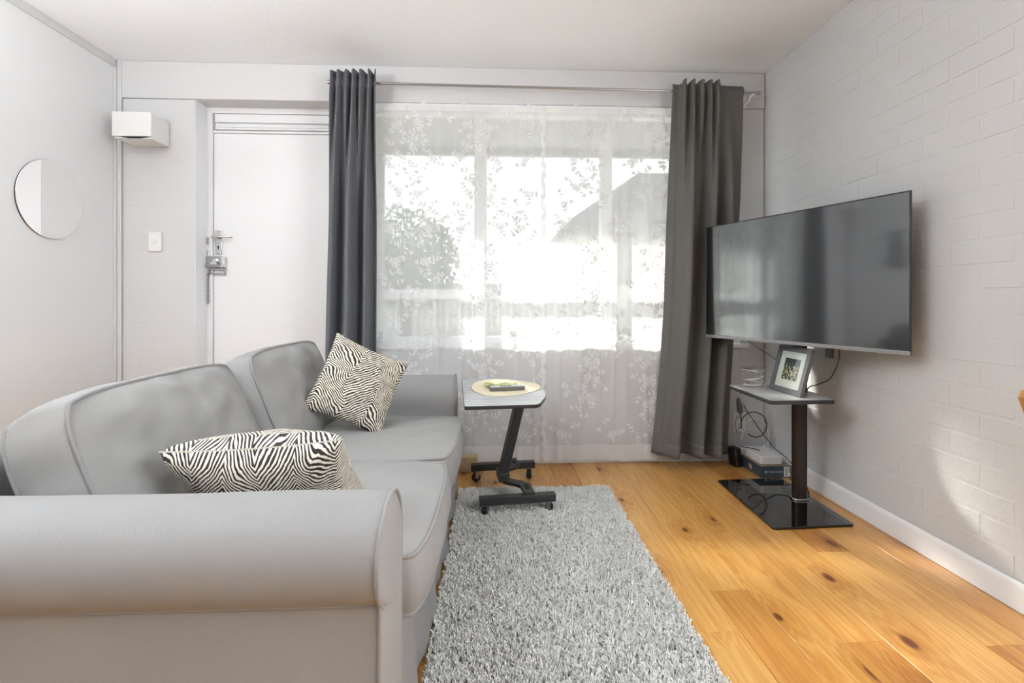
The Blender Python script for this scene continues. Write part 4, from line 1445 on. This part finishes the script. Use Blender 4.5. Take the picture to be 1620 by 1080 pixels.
mb = MB(); mb.box(1.628, 1.664, BY0 - 0.001, BY0 - 0.0001, 0.006, 0.062)
lb = mb.build('label_sticker', 'paper', bb)
for i in range(9):
    mb = MB(); mb.box(1.655 - 0.0, 1.662, BY0 - 0.0014, BY0 - 0.001, 0.030 + i * 0.0032, 0.0318 + i * 0.0032)
    mb.build('barcode_line', 'ink', lb)
for i in range(4):
    mb = MB(); mb.box(1.636 + i * 0.004, 1.6375 + i * 0.004, BY0 - 0.0014, BY0 - 0.001, 0.012, 0.054)
    mb.build('text_line', 'ink', lb)
# lettering on the end of the box
def text(body, size, mat4, mat, parent, name):
    cu = bpy.data.curves.new(name, 'FONT'); cu.body = body; cu.size = size; cu.extrude = 0.0002
    cu.align_x = 'LEFT'; cu.align_y = 'CENTER'
    tmp = bpy.data.objects.new(name + '_tmp', cu); COL.objects.link(tmp)
    dg = bpy.context.evaluated_depsgraph_get()
    me = bpy.data.meshes.new_from_object(tmp.evaluated_get(dg))
    bpy.data.objects.remove(tmp, do_unlink=True)
    off = root_loc(parent)
    me.transform(Matrix.Translation(-off) @ mat4)
    me.materials.clear(); me.materials.append(M[mat])
    o = bpy.data.objects.new(name, me); o.parent = parent; COL.objects.link(o)
    return o
XF = Matrix(((1, 0, 0, 1.541), (0, 0, -1, BY0 - 0.0004), (0, 1, 0, 0.034), (0, 0, 0, 1)))
text('NetComm', 0.0185, XF, 'print_grey', bb, 'lettering')
mb = MB()
for dx_, dz_ in ((0, 0.0055), (0, -0.0055), (0.0055, 0), (-0.0055, 0)):
    mb.add([(1.525 + dx_ + a * 0.0042, BY0 - 0.0006, 0.034 + dz_ + b * 0.0042) for a, b in ((0, -1), (1, 0), (0, 1), (-1, 0))], [(0, 1, 2, 3)])
mb.build('logo_mark', 'print_grey', bb)
mb = MB()
for i in range(4):
    for r_, (a0, a1) in enumerate(((0.0, 1.0),)):
        y = 2.960 - i * 0.0085
        mb.add([(BX0 - 0.0005, y, 0.018 + 0.004 * (i == 0)), (BX0 - 0.0005, y - 0.0050, 0.015 + 0.004 * (i == 0)), (BX0 - 0.0005, y + 0.001 - 0.0050, 0.044 - 0.006 * (i == 3)), (BX0 - 0.0005, y + 0.003, 0.047 - 0.006 * (i == 3))], [(0, 1, 2, 3)])
mb.build('emblem', 'gold', bb)
md = thing('modem', 'white perforated modem lying on the dark blue-grey box', 'modem', (1.57, 2.95, BZ))
mz0, mz1 = BZ + 0.003, BZ + 0.046
mo = rounded([(1.505, 2.848), (1.630, 2.848), (1.630, 3.045), (1.505, 3.045)], 0.012, 5)
mb = MB(); mb.prism(mo, mz0, mz1)
mbd = mb.build('modem_body', 'plastic_white', md, bevel=0.003)
hol = MB()
for i in range(14):
    for j in range(6):
        x = 1.520 + i * 0.0074; z = mz0 + 0.007 + j * 0.0056
        hol.box(x, x + 0.003, 2.8474, 2.8482, z, z + 0.0026)
for i in range(22):
    for j in range(6):
        y = 2.864 + i * 0.0078; z = mz0 + 0.007 + j * 0.0056
        hol.box(1.5044, 1.5052, y, y + 0.003, z, z + 0.0026)
hol.build('vent_holes', 'shelf_top', mbd)['kind'] = 'stuff'
for xx, yy in ((1.515, 2.86), (1.62, 2.86), (1.515, 3.03), (1.62, 3.03)):
    mb = MB(); mb.cyl((xx, yy, BZ + 0.0002), (xx, yy, mz0), 0.006, 10); mb.build('foot', 'rubber', md)
# black adapter block
ad = thing('power_adapter', 'upright black power adapter on the floor beside the curtain', 'adapter', (1.46, 3.06, 0))
AM = Matrix.Translation((1.452, 3.045, 0.002)) @ Matrix.Rotation(R(8), 4, 'Z') @ Matrix.Rotation(R(-5), 4, 'Y')
mb = MB(); mb.box(-0.018, 0.026, -0.030, 0.045, 0, 0.112, mat=AM)
mb.build('adapter_body', 'plastic_black', ad, bevel=0.006)
mb = MB(); mb.box(-0.022, -0.018, -0.024, 0.038, 0.012, 0.100, mat=AM)
mb.build('face_panel', 'rubber', ad, bevel=0.002)
mb = MB(); mb.tube(catmull([AM @ Vector((-0.015, -0.031, 0.105)), AM @ Vector((-0.010, -0.034, 0.05)), AM @ Vector((-0.012, -0.032, 0.006))], 6), 0.002, 6)
mb.build('strap', 'steel', ad)
# outlet + plug
ol = thing('power_outlet', 'white double power outlet low on the wall beside the curtain', 'outlet', (1.535, YB, 0.22))
mb = MB(); mb.box(1.490, 1.565, YB - 0.008, YB + 0.0015, 0.180, 0.300)
mb.build('plate', 'plastic_white', ol, bevel=0.003)
for zz in (0.270, 0.206):
    mb = MB(); mb.box(1.522, 1.526, YB - 0.0086, YB - 0.008, zz - 0.008, zz + 0.004); mb.box(1.532, 1.536, YB - 0.0086, YB - 0.008, zz - 0.008, zz + 0.004)
    mb.build('socket', 'darkhole', ol)
pg = thing('cable_joiner', 'grey cord connector hanging beside the charcoal curtain', 'connector', (1.49, 3.10, 0.31))
mb = MB(); mb.tube([(1.487, 3.09, 0.405), (1.490, 3.09, 0.385), (1.498, 3.09, 0.345), (1.500, 3.09, 0.318), (1.500, 3.09, 0.306)], [0.007, 0.014, 0.019, 0.016, 0.009], 10)
mb.build('connector_body', 'frame', pg, smooth=60)

# cords: helper to go through (px,py) pixel-like rays is avoided; world points only
def cord(label, pts, r, mat, per=10):
    pp = catmull(pts, per)
    mb = MB(); mb.tube(pp, r, 8)
    o = mb.build('cord', mat, None, smooth=80, base=pp[0])
    tag(o, label, 'cord')
    return o
Yc = 3.06
cord('black cord looping from the grey connector and down behind the column', [
    (1.520, 3.085, 0.360), (1.530, 3.07, 0.330), (1.555, 3.03, 0.275), (1.580, 2.98, 0.215), (1.600, 2.93, 0.172), (1.615, 2.89, 0.142),
    (1.628, 2.84, 0.125), (1.632, 2.79, 0.112), (1.628, 2.73, 0.092), (1.618, 2.69, 0.086), (1.605, 2.62, 0.110), (1.580, 2.56, 0.150), (1.555, 2.53, 0.19)], 0.0026, 'cord_black')
loop = []
for k in range(17):
    a = R(200) - R(360) * k / 16 * 0.93
    loop.append((1.560 + 0.072 * math.cos(a), 3.055 - 0.05 * (k / 16), 0.255 + 0.072 * math.sin(a)))
cord('thick black looped cord beside the outlet', [(1.500, 3.085, 0.306), (1.500, 3.08, 0.285)] + loop, 0.0033, 'cord_black', 5)
cord('thin black cord from the outlet to the adapter', [(1.500, 3.10, 0.300), (1.478, 3.10, 0.265), (1.475, 3.10, 0.225), (1.487, 3.10, 0.190), (1.500, 3.12, 0.175)], 0.0018, 'cord_black')
cord('black adapter lead lying over the white modem', [(1.452, 3.03, 0.118), (1.48, 3.02, 0.124), (1.53, 2.99, 0.121), (1.555, 2.96, 0.1175)], 0.0028, 'cord_black')
cord('white cord arching tall above the modem', [(1.515, 3.09, 0.15), (1.52, 3.085, 0.21), (1.55, 3.08, 0.265), (1.60, 3.075, 0.275), (1.645, 3.065, 0.24), (1.662, 3.06, 0.19), (1.660, 3.06, 0.13), (1.655, 3.065, 0.06)], 0.0035, 'cord_white')
cord('white cord arching low above the modem', [(1.510, 3.095, 0.14), (1.515, 3.09, 0.175), (1.545, 3.085, 0.215), (1.585, 3.08, 0.220), (1.622, 3.07, 0.19), (1.632, 3.06, 0.150), (1.630, 3.04, 0.118)], 0.0028, 'cord_white')
cord('black television cord hanging from the right of the screen to the shelf', [(1.520, 2.215, 0.80), (1.535, 2.23, 0.75), (1.545, 2.27, 0.69), (1.560, 2.34, 0.63), (1.570, 2.44, 0.59), (1.570, 2.52, 0.555), (1.569, 2.54, 0.45), (1.568, 2.545, 0.30), (1.566, 2.545, 0.12), (1.60, 2.56, 0.02), (1.62, 2.60, 0.004), (1.645, 2.75, 0.004), (1.650, 2.82, 0.004)], 0.0028, 'cord_black')
cord('thin black cord slanting behind the framed print', [(1.33, 2.70, 0.80), (1.39, 2.62, 0.74), (1.45, 2.56, 0.68), (1.478, 2.54, 0.64)], 0.0018, 'cord_black')

# ------------------------------------------------------------------ wooden chair at the right edge
cr = thing('dining_chair', 'wooden chair with a curved plywood back at the right wall', 'chair', (1.50, 0.98, 0))
mb = MB()
def cb(u, v, off=0.0):
    z = lerp(0.625, 0.778, v)
    half = lerp(0.150, 0.182, v)
    x = 1.487 + (u * 2 - 1) * half
    y = 1.205 + 0.030 * (1 - (u * 2 - 1) ** 2) + off + 0.02 * (v - 0.5)
    # rounded top corners
    e = max(0, abs(u * 2 - 1) - 0.86) / 0.14
    z -= 0.020 * e ** 2.2 * v
    return (x, y, z)
mb.grid(lambda u, v: cb(u, v, 0.0), 24, 8); mb.grid(lambda u, v: cb(u, v, 0.014), 24, 8)
n0 = 25 * 9
rim = [i for i in range(25)] + [24 + 25 * j for j in range(1, 9)] + [8 * 25 + i for i in range(23, -1, -1)] + [25 * j for j in range(7, 0, -1)]
for a, b in zip(rim, rim[1:] + rim[:1]):
    mb.f.append((a, b, n0 + b, n0 + a))
mb.build('backrest', 'wood_chair', cr, smooth=50)
mb = MB(); mb.prism(rounded([(1.335, 0.76), (1.665, 0.76), (1.645, 1.16), (1.36, 1.16)], 0.04, 5), 0.435, 0.452)
mb.build('seat', 'wood_chair', cr, bevel=0.004)
for xx, yy, x2, y2, zt in ((1.36, 0.79, 1.345, 0.76, 0.434), (1.64, 0.79, 1.655, 0.76, 0.434)):
    mb = MB(); mb.tube([(xx, yy, zt), (x2, y2, 0.001)], [0.016, 0.012], 12); mb.build('leg', 'wood_chair', cr, smooth=50)
for s in (-1, 1):
    xx = 1.502 + s * 0.125
    mb = MB(); mb.tube([(xx + s * 0.01, 1.21, 0.001), (xx, 1.175, 0.44), (xx, 1.192, 0.60), (xx, 1.213, 0.72)], [0.012, 0.015, 0.014, 0.011], 12)
    mb.build('leg', 'wood_chair', cr, smooth=50)

# ------------------------------------------------------------------ unseen uplighter, added to brighten the ceiling
LX, LY = -1.75, 0.62
fl = thing('added_uplighter', 'unseen white uplighter added to brighten the ceiling', 'lamp', (LX, LY, 0))
mb = MB(); mb.lathe([(0, 0.001), (0.14, 0.001), (0.14, 0.014), (0.03, 0.026), (0, 0.026)], c=(LX, LY, 0), n=36)
mb.build('base', 'plastic_white', fl, smooth=40)
mb = MB(); mb.cyl((LX, LY, 0.024), (LX, LY, 1.56), 0.012, 14)
mb.build('pole', 'plastic_white', fl, smooth=50)
mb = MB(); mb.lathe([(0.0, 1.555), (0.06, 1.56), (0.14, 1.61), (0.18, 1.68), (0.176, 1.682), (0.134, 1.616), (0.055, 1.57), (0.0, 1.566)], c=(LX, LY, 0), n=40)
mb.build('fill_lamp_bowl', 'plastic_white', fl, smooth=60)
ul = add_light('ceiling_fill_light', 'AREA', (LX, LY, 1.66), 80, (0.955, 0.98, 1.0), shape='DISK', size=0.28)  # fill light for the ceiling, set in the added bowl
ul.rotation_euler = (R(180), 0, 0)

print('objects', len(bpy.data.objects))
